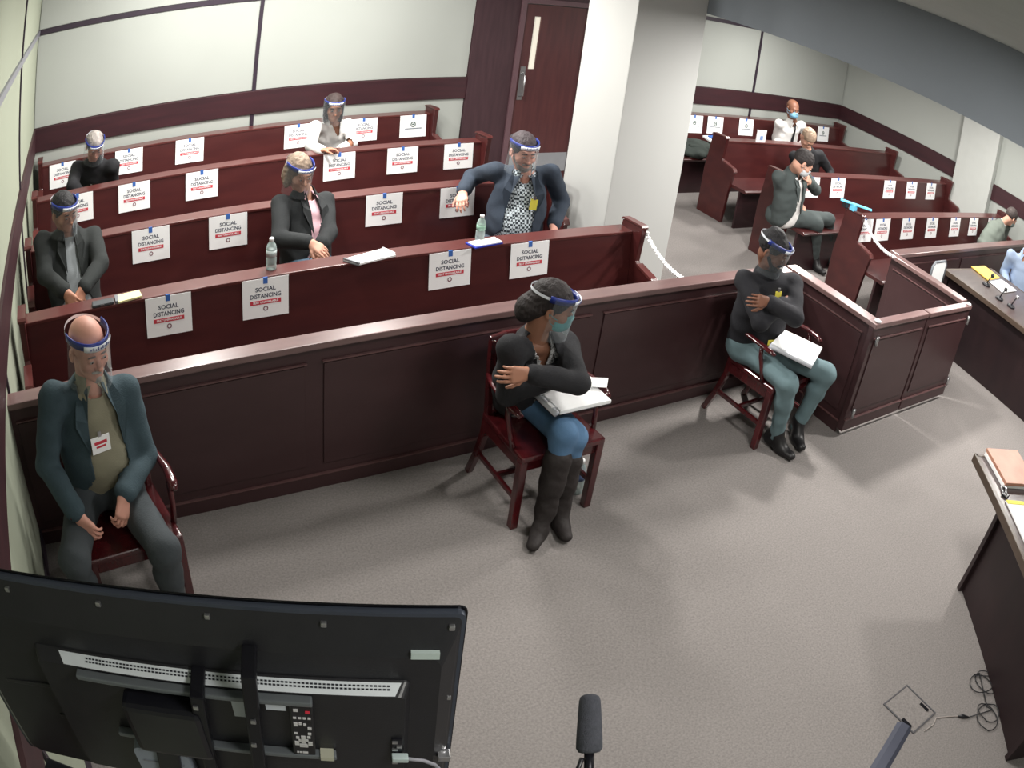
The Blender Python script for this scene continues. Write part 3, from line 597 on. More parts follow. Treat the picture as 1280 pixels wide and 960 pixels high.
# light blue clip on the right front bench end, coats, card, bag
t = thing('blue_clip', 'light blue T-shaped plastic clip on the right front bench end', 'clip', (6.35, 4.2, .935))
MB().box((6.32, 4.17, .935), (6.37, 4.23, 1.0)).build('stem', mat('cyan_plastic', (110, 205, 240), .4, var=.05), t, bevel=.004)
MB().beam((6.26, 4.31, 1.0), (6.46, 4.06, 1.0), .05, .014).build('cross_plate', mat('cyan_plastic', (110, 205, 240)), t, bevel=.003)
MB().box((6.27, 4.24, .94), (6.32, 4.29, .99)).build('grip', BLACKP, t, bevel=.004)
t = thing('upright_card', 'small white card with a blue mark standing on the third right bench', 'card', (7.25, 6.31, .876))
MB().box((7.17, 6.28, .876), (7.33, 6.29, 1.02)).build('card', PAPER, t)
MB().box((7.23, 6.277, .90), (7.28, 6.28, .95)).build('blue_mark', mat('pale_blue_ink', (130, 160, 210), .6, var=.1), t)
POSE = {
'A': [(0.04,3.08,0.55),(0.05,3.08,1.08),(0.06,3.02,1.26),(-0.14,3.02,1.07),(-0.23,2.96,0.79),(-0.13,2.76,0.65),(0.22,3.12,0.97),(0.26,3.03,0.68),(0.11,2.8,0.67),(-0.06,3.07,0.55),(-0.2,2.63,0.53),(-0.16,2.6,0.1),(-0.07,2.46,0.09),(0.12,3.02,0.55),(0.23,2.58,0.53),(0.23,2.62,0.09),(0.29,2.48,0.03)],
'B': [(2.25,3.09,0.54),(2.12,2.92,0.98),(2.15,2.87,1.16),(1.95,2.85,0.99),(1.99,2.88,0.72),(2.21,2.8,0.82),(2.3,2.91,0.91),(2.2,2.65,0.87),(1.96,2.7,0.94),(2.32,3.1,0.48),(2.21,2.7,0.56),(2.15,2.65,0.14),(2.07,2.58,0.05),(2.19,3.13,0.59),(2.3,2.73,0.5),(2.27,2.69,0.09),(2.22,2.54,0.05)],
'C': [(3.92,3.08,0.55),(3.91,3.11,1.04),(3.86,3.07,1.21),(3.72,3.12,1.0),(3.68,2.89,0.84),(3.91,2.92,0.93),(4.07,3.01,1.0),(3.91,2.81,0.88),(3.69,2.88,0.98),(3.84,3.11,0.54),(3.85,2.68,0.51),(3.94,2.71,0.11),(3.95,2.57,0.04),(3.99,3.02,0.54),(4.22,2.66,0.52),(4.18,2.73,0.11),(4.11,2.61,0.04)],
'D': [(3.2,4.88,0.54),(3.22,4.84,1.08),(3.15,4.79,1.26),(3.06,4.97,1.06),(3.04,5.24,0.92),(2.86,5.03,0.89),(3.42,4.81,1.08),(3.59,4.87,0.82),(3.41,4.68,0.72),(3.1,4.89,0.53),(3.04,4.43,0.54),(3.04,4.43,0.1),(3.04,4.26,0.05),(3.3,4.89,0.53),(3.36,4.43,0.54),(3.36,4.43,0.1),(3.36,4.26,0.05)],
'E': [(1.68,4.89,0.53),(1.69,5.05,1.0),(1.63,5.0,1.17),(1.51,4.97,0.98),(1.44,4.74,0.83),(1.57,4.53,0.87),(1.86,5.09,0.91),(1.81,4.84,0.78),(1.68,4.62,0.8),(1.6,4.85,0.55),(1.83,4.48,0.56),(1.82,4.48,0.13),(1.68,4.42,0.11),(1.77,4.88,0.51),(1.9,4.46,0.52),(1.9,4.46,0.11),(1.89,4.32,0.04)],
'F': [(0.05,4.88,0.54),(0.02,5.07,1.02),(0.0,4.98,1.18),(-0.17,5.05,0.99),(-0.16,4.79,0.86),(-0.02,4.56,0.82),(0.21,5.08,0.94),(0.24,4.8,0.85),(0.1,4.58,0.81),(-0.04,4.86,0.52),(-0.02,4.41,0.53),(-0.02,4.41,0.1),(-0.01,4.25,0.05),(0.14,4.89,0.52),(0.25,4.45,0.53),(0.26,4.45,0.1),(0.28,4.3,0.05)],
'G': [(0.35,6.98,0.54),(0.3,6.73,0.97),(0.3,6.65,1.13),(0.14,6.82,0.92),(0.09,6.55,0.85),(0.26,6.58,0.67),(0.47,6.65,0.92),(0.49,6.83,0.7),(0.53,6.58,0.66),(0.26,6.97,0.52),(0.24,6.54,0.5),(0.24,6.52,0.09),(0.26,6.37,0.04),(0.44,6.99,0.52),(0.54,6.57,0.5),(0.54,6.55,0.09),(0.56,6.4,0.04)],
'H': [(2.6,6.98,0.54),(2.51,6.81,1.0),(2.47,6.71,1.15),(2.33,6.77,0.97),(2.22,6.52,0.87),(2.23,6.27,0.9),(2.68,6.86,0.93),(2.62,6.6,0.83),(2.45,6.42,0.84),(2.51,6.99,0.52),(2.41,6.57,0.5),(2.41,6.55,0.09),(2.39,6.4,0.04),(2.69,6.97,0.52),(2.71,6.54,0.5),(2.71,6.52,0.09),(2.69,6.37,0.04)],
'I': [(6.33,4.97,0.52),(6.25,4.92,1.03),(6.21,4.8,1.17),(6.06,4.94,0.96),(6.23,5.0,0.72),(6.49,4.97,0.67),(6.44,4.98,1.0),(6.69,4.94,0.83),(6.46,4.86,0.94),(6.26,5.04,0.52),(6.63,4.79,0.52),(6.79,4.83,0.12),(6.79,4.67,0.11),(6.43,4.95,0.53),(6.87,4.83,0.55),(7.07,4.88,0.16),(7.05,4.72,0.11)],
'J': [(8.5,6.98,0.54),(8.42,6.82,1.03),(8.34,6.78,1.21),(8.23,6.87,0.96),(8.37,7.0,0.72),(8.21,6.8,0.63),(8.61,6.8,0.99),(8.84,6.86,0.8),(8.61,6.76,0.69),(8.4,6.99,0.53),(8.21,6.58,0.52),(8.21,6.55,0.09),(8.18,6.4,0.04),(8.59,6.95,0.52),(8.51,6.51,0.52),(8.51,6.49,0.09),(8.48,6.33,0.04)],
'K': [(7.8,5.98,0.54),(7.57,5.82,0.95),(7.5,5.8,1.12),(7.41,5.87,0.86),(7.49,5.81,0.59),(7.55,5.57,0.67),(7.75,5.77,0.93),(7.96,5.72,0.74),(7.8,5.54,0.66),(7.71,5.98,0.54),(7.53,5.59,0.5),(7.52,5.54,0.09),(7.49,5.39,0.04),(7.88,5.94,0.53),(7.82,5.52,0.5),(7.81,5.48,0.09),(7.78,5.33,0.04)],
'L': [(9.19,3.9,0.54),(9.53,3.9,0.9),(9.6,3.8,1.05),(9.38,3.94,0.79),(9.5,3.93,0.54),(9.71,3.78,0.56),(9.73,3.89,0.9),(9.81,3.94,0.63),(9.89,3.69,0.63),(9.16,3.81,0.54),(9.58,3.74,0.47),(9.73,3.74,0.09),(9.77,3.59,0.07),(9.26,3.96,0.53),(9.67,3.86,0.46),(9.85,3.86,0.09),(9.93,3.73,0.06)],
'M': [(8.3,2.87,0.54),(8.22,2.94,1.03),(8.19,2.92,1.21),(8.14,3.1,0.95),(8.24,3.17,0.7),(8.03,3.03,0.68),(8.25,2.75,1.0),(8.2,2.55,0.81),(7.99,2.58,0.67),(8.33,2.96,0.52),(7.91,2.86,0.5),(7.89,2.85,0.09),(7.74,2.84,0.04),(8.3,2.78,0.54),(7.94,2.56,0.5),(7.92,2.56,0.09),(7.77,2.54,0.04)],
}
JN = ['pel', 'nek', 'hed', 'shR', 'elR', 'wrR', 'shL', 'elL', 'wrL', 'hpR', 'knR', 'anR', 'toR', 'hpL', 'knL', 'anL', 'toL']
# ================================================================== people: signed distance bodies turned into smooth meshes
class Field:
    def __init__(s, h): s.h = h; s.P = []
    def add(s, kind, data, k=.02, sub=False): s.P.append((kind, data, k, sub)); return s
    def cone(s, a, b, ra, rb, k=.02, sub=False, sq=None):
        a = np.array(a, float); b = np.array(b, float); r = max(ra, rb) * (max(sq[1], 1) if sq else 1)
        s.P.append(('c', (a, b, ra, rb, sq), k, sub, np.minimum(a, b) - r, np.maximum(a, b) + r)); return s
    def ell(s, c, r, R=None, k=.02, sub=False):
        c = np.array(c, float); r = np.array(r, float); m = r.max() if R is not None else r
        s.P.append(('e', (c, r, R), k, sub, c - m, c + m)); return s
    def mesh(s, noise=0, nf=30):
        h = s.h; lo = np.min([p[4] for p in s.P if not p[3]], 0) - 3 * h; hi = np.max([p[5] for p in s.P if not p[3]], 0) + 3 * h
        n = np.ceil((hi - lo) / h).astype(int) + 1; D = np.full(n, 1.0, np.float32)
        axs = [lo[i] + h * np.arange(n[i]) for i in range(3)]
        for kind, data, k, sub, l, u in s.P:
            mg = max(2.5 * h, k * 1.2 + h)
            i0 = np.clip(np.floor((l - mg - lo) / h).astype(int), 0, n); i1 = np.clip(np.ceil((u + mg - lo) / h).astype(int) + 1, 0, n)
            if np.any(i1 <= i0): continue
            X, Y, Z = np.meshgrid(axs[0][i0[0]:i1[0]], axs[1][i0[1]:i1[1]], axs[2][i0[2]:i1[2]], indexing='ij')
            if kind == 'c':
                a, b, ra, rb, sq = data; ba = b - a; L2 = ba @ ba + 1e-12
                px, py, pz = X - a[0], Y - a[1], Z - a[2]
                t = np.clip((px * ba[0] + py * ba[1] + pz * ba[2]) / L2, 0, 1)
                dx, dy, dz = px - t * ba[0], py - t * ba[1], pz - t * ba[2]
                if sq is not None:      # widen across one direction
                    q, f = sq; q = np.array(q); w_ = dx * q[0] + dy * q[1] + dz * q[2]; e = (1 / f - 1) * w_
                    dx = dx + e * q[0]; dy = dy + e * q[1]; dz = dz + e * q[2]
                d = np.sqrt(dx * dx + dy * dy + dz * dz) - (ra + (rb - ra) * t)
            else:
                c, r, R = data; px, py, pz = X - c[0], Y - c[1], Z - c[2]
                if R is not None: px, py, pz = (px * R[0][0] + py * R[0][1] + pz * R[0][2], px * R[1][0] + py * R[1][1] + pz * R[1][2], px * R[2][0] + py * R[2][1] + pz * R[2][2])
                k0 = np.sqrt((px / r[0]) ** 2 + (py / r[1]) ** 2 + (pz / r[2]) ** 2); k1 = np.sqrt((px / r[0] ** 2) ** 2 + (py / r[1] ** 2) ** 2 + (pz / r[2] ** 2) ** 2) + 1e-9
                d = k0 * (k0 - 1) / k1
            S_ = D[i0[0]:i1[0], i0[1]:i1[1], i0[2]:i1[2]]
            if sub: d = -d; hh = np.maximum(k - np.abs(S_ - d), 0) / k; S_[...] = np.maximum(S_, d) + hh * hh * k * .25
            else: hh = np.maximum(k - np.abs(S_ - d), 0) / k; S_[...] = np.minimum(S_, d) - hh * hh * k * .25
        if noise:
            X, Y, Z = np.meshgrid(*axs, indexing='ij')
            D += (noise * (np.sin(nf * X + 1.7 * np.sin(nf * .6 * Z)) * np.sin(nf * .9 * Z + 2 * np.sin(nf * .5 * Y)) + .5 * np.sin(nf * 2.1 * Z + 1.5 * np.sin(nf * 1.2 * X + 1)))).astype(np.float32)
        # naive surface nets
        ins = D < 0; nx, ny, nz = n
        c8 = [D[i:nx - 1 + i, j:ny - 1 + j, k_:nz - 1 + k_] for i in (0, 1) for j in (0, 1) for k_ in (0, 1)]
        m8 = np.stack([c < 0 for c in c8]); cnt = m8.sum(0); act = (cnt > 0) & (cnt < 8)
        I = np.argwhere(act); idm = -np.ones(act.shape, int); idm[act] = np.arange(len(I)); vals = np.stack([c[act] for c in c8], 1)
        off = np.array([(i, j, k_) for i in (0, 1) for j in (0, 1) for k_ in (0, 1)], float)
        acc = np.zeros((len(I), 3)); num = np.zeros(len(I))
        for a in range(8):
            for b in range(a + 1, 8):
                if np.abs(off[a] - off[b]).sum() != 1: continue
                va, vb = vals[:, a], vals[:, b]; cr = (va < 0) != (vb < 0); t = np.where(cr, va / np.where(cr, va - vb, 1), 0)
                acc += np.where(cr[:, None], off[a] + (off[b] - off[a]) * t[:, None], 0); num += cr
        V = lo + h * (I + acc / num[:, None]); F = []
        for ax in range(3):
            o1, o2 = [(1, 2), (2, 0), (0, 1)][ax]
            sl = [slice(1, n[i] - 1) for i in range(3)]; sl[ax] = slice(0, n[ax] - 1); s2 = list(sl); s2[ax] = slice(1, n[ax])
            A_, B_ = ins[tuple(sl)], ins[tuple(s2)]
            E = np.argwhere(A_ != B_)
            if not len(E): continue
            sgn = A_[tuple(E.T)]; E = E.copy()
            for i in range(3):
                if i != ax: E[:, i] += 1
            def cell(d1, d2):
                q = E.copy(); q[:, o1] -= d1; q[:, o2] -= d2; return idm[tuple(q.T)]
            Q = np.stack([cell(0, 0), cell(1, 0), cell(1, 1), cell(0, 1)], 1)
            Q[~sgn] = Q[~sgn][:, ::-1]; F.append(Q)
        return V, np.concatenate(F)
def np_build(name, parts, m, parent, keep=None, solid=0, smooth_it=1):
    """parts: list of (V, F); joined into one mesh object"""
    off = np.array(wloc(parent)); Vs = []; Fs = []; n = 0
    for V, F in parts:
        if keep is not None:
            ok = keep(V); F = F[ok[F].all(1)]
        Vs.append(V); Fs.append(F + n); n += len(V)
    V = np.concatenate(Vs); F = np.concatenate(Fs)
    used = np.zeros(len(V), bool); used[F] = True; re = np.cumsum(used) - 1; V = V[used]; F = re[F]
    for _ in range(smooth_it):
        acc = np.zeros_like(V); c = np.zeros(len(V))
        for a in range(4):
            for b in ((a + 1) % 4, (a + 3) % 4): np.add.at(acc, F[:, a], V[F[:, b]]); np.add.at(c, F[:, a], 1)
        V = V * .5 + .5 * acc / c[:, None]
    me = bpy.data.meshes.new(name); me.vertices.add(len(V)); me.vertices.foreach_set('co', (V - off).astype(np.float32).ravel())
    me.loops.add(4 * len(F)); me.loops.foreach_set('vertex_index', F.astype(np.int32).ravel()); me.polygons.add(len(F)); me.polygons.foreach_set('loop_start', np.arange(0, 4 * len(F), 4, dtype=np.int32))
    me.update(calc_edges=True); me.validate(); me.polygons.foreach_set('use_smooth', [True] * len(me.polygons)); me.materials.append(m)
    o = bpy.data.objects.new(name, me); COL.objects.link(o); o.parent = parent
    if solid:
        md = o.modifiers.new('thick', 'SOLIDIFY'); md.thickness = solid; md.offset = -1
    return o
def nrm(v): v = np.array(v, float); return v / (np.linalg.norm(v) + 1e-12)
SKIN = {'pink': ((218, 160, 142), .1), 'light': ((208, 158, 136), .1), 'tan': ((176, 124, 100), .12), 'brown': ((132, 88, 68), .15), 'deep': ((100, 66, 52), .15)}
def skin(k): return mat('skin_' + k, SKIN[k][0], .55, var=SKIN[k][1], scale=14)
VIS = clear('visor_clear', (215, 224, 230), .05, .05)
BLUE = mat('band_blue', (30, 48, 130), .35, var=.1)
WLAB = mat('band_label', (236, 240, 248), .4, var=.04)
EYE = mat('eye_white', (170, 160, 155), .3, var=.03); IRIS = mat('iris_dark', (45, 30, 24), .2, var=.1)
HR = lambda nm, rgb: mat('hair_' + nm, rgb, .7, var=.45, scale=30, stretch=(1, 1, .25), bump=.6, bscale=90)
def cloth(nm, rgb, var=.12, rough=.9, **k): return mat('cloth_' + nm, rgb, rough, var=var, scale=9, bump=.25, bscale=160, **k)
def person(key, label, h=.006, sc=1.0, face=(0, -1, 0), tilt=0, sk='light', top=None, topr=0, jacket=None, pants=None, shoes=None, hair=None, hands=None,
           shield=False, mask=None, beard=None, open_w=None, cuffs=None, boots=None, belly=0, brow=True, no_legs=False, collar=None, belt=None, tie=None, hbody=None, glasses=False, stand=None):
    q = dict(zip(JN, [np.array(p, float) for p in POSE[key]])); hb = hbody or max(.011, h)
    base = (q['pel'][0], q['pel'][1], 0.0)
    t = thing('person', label, 'person', base)
    S = sc; U = nrm(q['nek'] - q['pel']); RT = nrm(q['shR'] - q['shL']); RT = nrm(RT - U * (RT @ U)); FW = nrm(np.cross(U, RT)); hr = nrm(q['hpR'] - q['hpL'])
    if FW @ (q['knR'] + q['knL'] - 2 * q['pel']) < 0: FW = -FW
    # head frame
    f = nrm(face); x = nrm(np.cross(f, (0, 0, 1))); z = np.cross(x, f)
    if tilt: c_, s_ = math.cos(tilt), math.sin(tilt); x, z = x * c_ + z * s_, z * c_ - x * s_
    HC = q['hed']; Rm = np.stack([x, f, z])          # rows: right, forward, up
    def H(a, b, c): return HC + (x * a + f * b + z * c) * S
    # ---------------- body
    Fh = Field(h)
    e = lambda c, r, k=.02, sub=False, F_=Fh: F_.ell(H(*c), np.array(r) * S, Rm, k * S, sub)
    e((0, -.012, .035), (.073, .092, .083)); e((0, .030, -.025), (.057, .058, .082), .03); e((0, .045, -.078), (.042, .040, .034), .03)
    Fh.cone(H(-.030, .080, .020), H(.030, .080, .020), .011 * S, .011 * S, .02)
    for s in (-1, 1):
        e((s * .031, .103, -.001), (.018, .018, .014), .012, True)
        e((s * .040, .058, -.032), (.026, .026, .022), .02)
        e((s * .0765, -.008, -.012), (.009, .019, .032), .006); e((s * .083, .0, -.010), (.006, .009, .017), .004, True)
        e((s * .031, .084, -.001), (.016, .012, .0115), .003)
    Fh.cone(H(0, .085, .004), H(0, .108, -.032), .008 * S, .013 * S, .010)
    for s in (-1, 1): e((s * .012, .098, -.036), (.009, .010, .008), .006)
    e((0, .088, -.058), (.024, .010, .0055), .006); e((0, .086, -.069), (.020, .010, .006), .006); e((0, .099, -.0635), (.022, .006, .0014), .003, True)
    e((0, .076, -.096), (.020, .018, .017), .02)
    Fh.cone(H(0, -.028, -.055), q['nek'] + U * .01, .052 * S, .058 * S, .03); Fh.cone(q['nek'], q['nek'] - U * .06, .054 * S, .058 * S, .03)
    parts = [Fh.mesh()]
    B = Field(hb)
    def torso(F_, g):
        F_.cone(q['nek'] - U * .16, q['nek'] - U * .30, (.098 + g), (.098 + g), .05, sq=(RT, 1.55)); F_.cone(q['nek'] - U * .28, q['pel'] + U * .02, (.098 + g + belly), (.110 + g + belly * .7), .06, sq=(RT, 1.38))
        F_.cone(q['shR'] - U * .012, q['shL'] - U * .012, .040 + g * .8, .040 + g * .8, .05); F_.cone(q['nek'] - U * .03, q['nek'] - U * .12, .052 + g, .08 + g, .05, sq=(RT, 1.35))
        if belly: F_.ell(q['pel'] + U * .16 + FW * .06, np.array((.14, .10, .13)) + g + belly * .3, None, .06)
    def arm(F_, s, g, to=1.0):
        w_ = q['el' + s] + (q['wr' + s] - q['el' + s]) * to
        F_.cone(q['sh' + s], q['el' + s], (.046 + g * .8) * S, (.037 + g * .8) * S, .03); F_.cone(q['el' + s], w_, (.037 + g * .8) * S, (.026 + g) * S, .02)
    def legs(F_, s, g, lo_=1.0):
        a = q['kn' + s] + (q['an' + s] - q['kn' + s]) * lo_
        F_.cone(q['hp' + s], q['kn' + s], (.078 + g) * S, (.056 + g) * S, .05); F_.cone(q['kn' + s], a, (.054 + g) * S, (.036 + g) * S if lo_ > .8 else .05, .035); lo_ > .5 and F_.ell(q['kn' + s] * .65 + q['an' + s] * .35 - FW * .015, (.05 * S + g,) * 3, None, .04)
    torso(B, -.012); [arm(B, s, -.006) for s in 'RL']; [legs(B, s, -.008) for s in 'RL']
    B.cone(q['hpR'], q['hpL'], .085, .085, .05)
    for s in 'RL':
        fe = nrm((q['to' + s] - q['an' + s]) * (1, 1, 0)); B.cone(q['an' + s] - np.array((0, 0, .035)), np.array((q['an' + s][0], q['an' + s][1], .04)) + fe * .07, .022, .018, .01)
    parts.append(B.mesh())
    # hands: palm, four fingers of unequal length and a thumb
    hd = hands or {}
    for s in 'RL':
        g = 1 if s == 'R' else -1
        hdir, pn, curl = hd.get(s, (nrm(q['wr' + s] - q['el' + s]), None, .5)); 
        if hdir is None: hdir = q['wr' + s] - q['el' + s]
        d = nrm(hdir); pn = nrm(pn if pn is not None else (0, 0, -1)); pn = nrm(pn - d * (pn @ d)); sd = np.cross(d, pn) * (-g)      # towards the thumb
        W = q['wr' + s]; G = Field(min(h, .006)); k_ = S
        G.cone(W - nrm(W - q['el' + s]) * .04, W, .023 * k_, .024 * k_, .01); G.cone(W, W + d * .01, .024 * k_, .024 * k_, .01, sq=(sd, 1.15))
        K = W + d * .085 * k_
        for j, o in enumerate((.030, .010, -.010, -.028)): G.cone(W + d * .018 + sd * o * .55 * k_, K + sd * o * k_ - d * (.004, 0, .003, .010)[j], .015 * k_, .0125 * k_, .012)
        for j, (o, L_) in enumerate(((.031, .072), (.0105, .080), (-.0100, .074), (-.029, .058))):
            p = K + sd * o * k_ - d * (.004, 0, .003, .010)[j]; a = curl * (.8 + .12 * j); r = (.0090, .0093, .0088, .0078)[j] * k_; dd = d
            for seg, fr_ in enumerate((.45, .31, .24)):
                a_ = a * (seg + .6); dd = nrm(d * math.cos(a_) + pn * math.sin(a_) + sd * o * 1.5); n_ = p + dd * L_ * fr_ * k_; G.cone(p, n_, r, r * .9, .004); p = n_; r *= .9
        p = W + d * .022 * k_ + sd * .018 * k_; v = nrm(d * .62 + sd * .68 + pn * .35)
        for fr_, r in ((.040, .0125), (.030, .0105), (.024, .0092)):
            n_ = p + v * fr_ * k_; G.cone(p, n_, r * k_, r * .88 * k_, .008); p = n_; v = nrm(v + d * .35 + pn * curl * .35 - sd * .12)
        parts.append(G.mesh())
    np_build('body', parts, skin(sk), t)
    for s in (-1, 1):
        c = H(s * .031, .0905, -.001); MBl = MB(); 
        vs = [(.0085 * math.cos(PI * a / 5) , .0085 * math.sin(PI * a / 5)) for a in range(10)]
        eo = MBl.add([c + x * a * 1.25 * S + z * b * .8 * S + f * .0035 for a, b in vs] + [c + f * .0075 * S], [(k2, (k2 + 1) % 10, 10) for k2 in range(10)]).build('eye', EYE, t, smooth=True)
        c2 = c + f * .0065 * S; MB().add([c2 + (x * math.cos(PI * a / 4) + z * math.sin(PI * a / 4)) * .0042 * S for a in range(8)] + [c2 + f * .0016], [(k2, (k2 + 1) % 8, 8) for k2 in range(8)]).build('iris', IRIS, eo, smooth=True)
        if brow: MB().tube([H(s * .014, .094, .019), H(s * .03, .097, .024), H(s * .046, .086, .018)], [.003 * S, .0042 * S, .002 * S], 6).build('eyebrow', HR(*brow) if brow is not True else HR('dark', (48, 36, 32)), t, smooth=True)
    # ---------------- clothes
    if shoes or boots:
        for s in 'RL':
            F_ = Field(.007); an = q['an' + s]; to = q['to' + s]; fd = nrm((to - an) * (1, 1, 0)); zf = max(.0, min(an[2], to[2]) - .06) 
            zb = max(0.028, an[2] - .075); hl = np.array((an[0], an[1], zb)) - fd * .045; tp = np.array((an[0], an[1], .034)) + fd * .175
            F_.cone(hl, tp * .45 + hl * .55, .034, .040, .02, sq=((0, 0, 1), .8)); F_.cone(tp * .45 + hl * .55, tp - fd * .02, .040, .036, .02, sq=((0, 0, 1), .75)); F_.cone(hl + np.array((0, 0, .03)), an + np.array((0, 0, .03)), .040, .044, .03); F_.cone(an + np.array((0, 0, .015)), tp * .55 + hl * .45, .043, .038, .03)
            if boots: F_.cone(an, q['kn' + s] * boots + an * (1 - boots), .048, .070, .03); F_.cone(an + (q['kn' + s] - an) * boots * .5, an + (q['kn' + s] - an) * boots * .58, .062, .064, .02)
            np_build('boot' if boots else 'shoe', [F_.mesh(.002 if boots else 0, 55)], shoes, t)
    if pants:
        F_ = Field(hb); F_.cone(q['hpR'], q['hpL'], .105, .105, .05); F_.cone(q['pel'] + U * .04, q['pel'] + U * .1, .11 + belly * .7, .105 + belly * .7, .05, sq=(RT, 1.4))
        for s in 'RL': legs(F_, s, .012, 1.04 if not boots else .35)
        np_build('trousers', [F_.mesh(.0025, 34)], pants, t)
    if top:
        F_ = Field(min(hb, .010)); torso(F_, .008); [arm(F_, s, .010 + topr, .93) for s in 'RL']; F_.cone(q['nek'] - U * .05, q['nek'] + nrm(HC - q['nek'] - FW * .02) * .035, .066 * S, .062 * S, .03)
        F_.cone(q['pel'] + U * .1, q['pel'] + U * .03, .115 + belly * .7, .115 + belly * .7, .04, sq=(RT, 1.4))
        nk = q['nek']
        np_build('shirt', [F_.mesh(.002, 36)], top, t, keep=(lambda V: ~(((V - nk) @ FW > .01) & ((V - nk) @ U > (-.10 if collar == 'v' else -.045)) & (np.abs((V - nk) @ RT) < (.036 + ((V - nk) @ U) * .33 if collar == 'v' else .03)))), solid=.003)
        if collar and collar != 'v':
            m_ = MB()
            for s in (-1, 1):
                a = nk + U * .032 - FW * .055; b = nk + U * .012 + FW * .062 + RT * s * .012; c3 = nk - U * .045 + FW * .088 + RT * s * .055; d3 = nk + U * .0 + RT * s * .078; e3 = nk + U * .035 + RT * s * .062
                m_.add([a, e3, b, c3, d3, nk - U * .0 - FW * .075], [(0, 1, 4, 5), (1, 2, 3, 4)])
            o = m_.build('collar', collar, t); md = o.modifiers.new('thick', 'SOLIDIFY'); md.thickness = .005; md.offset = 0
    if jacket:
        w0, w1 = open_w or (.05, .05); nk = q['nek']; Lt = np.linalg.norm(q['nek'] - q['pel'])
        F_ = Field(min(hb, .010)); torso(F_, .020); F_.cone(q['pel'] + U * .12, q['pel'] + U * .02 - FW * .02, .122 + belly * .7, .118 + belly * .6, .04, sq=(RT, 1.45))
        for s in 'RL': arm(F_, s, .024, .90)
        F_.cone(nk - U * .06, nk - U * .012, .078, .074, .04)
        def kp(V):
            v = V - nk; u = v @ U; xx = v @ RT; ff = v @ FW
            ww = np.where(u > -Lt * .5, w0 + (w1 - w0) * np.clip(-u / (Lt * .5), 0, 1), w1 + .10 * np.clip((-u - Lt * .72) / (Lt * .3), 0, 1))
            arm_ = np.zeros(len(V), bool)
            for s in 'RL':
                for a, b in (('sh', 'el'), ('el', 'wr')):
                    A_, B_ = q[a + s], q[b + s]; ba = B_ - A_; tt = np.clip(((V - A_) @ ba) / (ba @ ba), 0, 1); arm_ |= np.linalg.norm(V - A_ - tt[:, None] * ba, axis=1) < (.072 if a == 'sh' else .068)
            return ~((ff > .02) & (np.abs(xx) < ww) & ~arm_)
        np_build('jacket', [F_.mesh(.003, 30)], jacket, t, keep=kp if w0 > 0 else None, solid=.006)
        if w0 > 0:
            m_ = MB()
            for s in (-1, 1):       # lapels
                a = nk + U * .02 + RT * s * .07 - FW * .02; pts = [nk + U * .025 + RT * s * .066 + FW * .0, nk - U * .09 + FW * .118 + RT * s * (w0 + .055), nk - U * .12 + FW * .125 + RT * s * (w0 + .062), nk - U * .27 + FW * .142 + RT * s * (w1 + .002), nk - U * .12 + FW * .128 + RT * s * w0 * 1.0, nk + U * .0 + FW * .07 + RT * s * .035]
                m_.add(pts, [(0, 1, 4, 5), (1, 2, 3, 4)])
            o = m_.build('lapels', jacket, t); md = o.modifiers.new('thick', 'SOLIDIFY'); md.thickness = .006; md.offset = 0
    if cuffs:
        for s in cuffs[1]:
            a = q['el' + s] + (q['wr' + s] - q['el' + s]) * .86; b = q['el' + s] + (q['wr' + s] - q['el' + s]) * .97
            MB().tube([a, b], [.040 * S, .039 * S], 14).build('cuff', cuffs[0], t, smooth=True)
    if tie: 
        nk = q['nek']; MB().prism([nk - U * .02 + FW * .083 + RT * .012, nk - U * .02 + FW * .083 - RT * .012, nk - U * .06 + FW * .108 - RT * .010, nk - U * .34 + FW * .135 - RT * .028, nk - U * .37 + FW * .137, nk - U * .34 + FW * .135 + RT * .028, nk - U * .06 + FW * .108 + RT * .010], FW * .008).build('tie', tie, t)
    # ---------------- hair, beard, mask, shield
    if hair:
        col, style = hair; F_ = Field(max(.006, h)); ex = .010
        e2 = lambda c, r, k=.015, sub=False: F_.ell(H(*c), np.array(r) * S, Rm, k * S, sub)
        if style != 'beard':
            e2((0, -.016, .040), (.073 + ex, .092 + ex, .083 + ex))
            if style in ('bob', 'long'): 
                dn = -.10 if style == 'bob' else -.13
                for s in (-1, 1): e2((s * .068, -.02, dn * .35), (.022, .055, .085 if style == 'bob' else .115), .03)
                e2((0, -.07, dn * .5), (.075, .045, .10), .03)
            if style == 'bun': e2((0, -.105, -.05), (.062, .055, .075), .03); e2((0, -.07, -.02), (.07, .05, .06), .03)
            if style == 'topknot': e2((0, -.03, .115), (.05, .055, .035), .02)
            fy = .115 if style in ('short', 'topknot', 'buzz') else .12
            e2((0, fy, -.045), (.088, .10, .105), .012, True)
            if style in ('short', 'topknot', 'buzz'):
                e2((0, .0, -.13), (.12, .12, .10), .015, True)
                for s in (-1, 1): e2((s * .085, .0, -.02), (.02, .028, .04), .01, True)
            np_build('hair', [F_.mesh(.0022, 110)], col, t)
    if beard:
        F_ = Field(max(.005, h)); col, full = beard
        F_.ell(H(0, .062, -.092), np.array((.040 if full else .026, .036, .030)) * S, Rm, .015)
        if full:
            for s in (-1, 1): F_.cone(H(s * .030, .06, -.082), H(s * .062, .015, -.035), .022 * S, .012 * S, .015)
        F_.cone(H(-.026, .088, -.056), H(0, .101, -.049), .007 * S, .008 * S, .008); F_.cone(H(.026, .088, -.056), H(0, .101, -.049), .007 * S, .008 * S, .008)
        F_.ell(H(0, .098, -.068), np.array((.022, .014, .008)) * S, Rm, .006, True); np_build('beard', [F_.mesh(.0015, 140)], col, t)
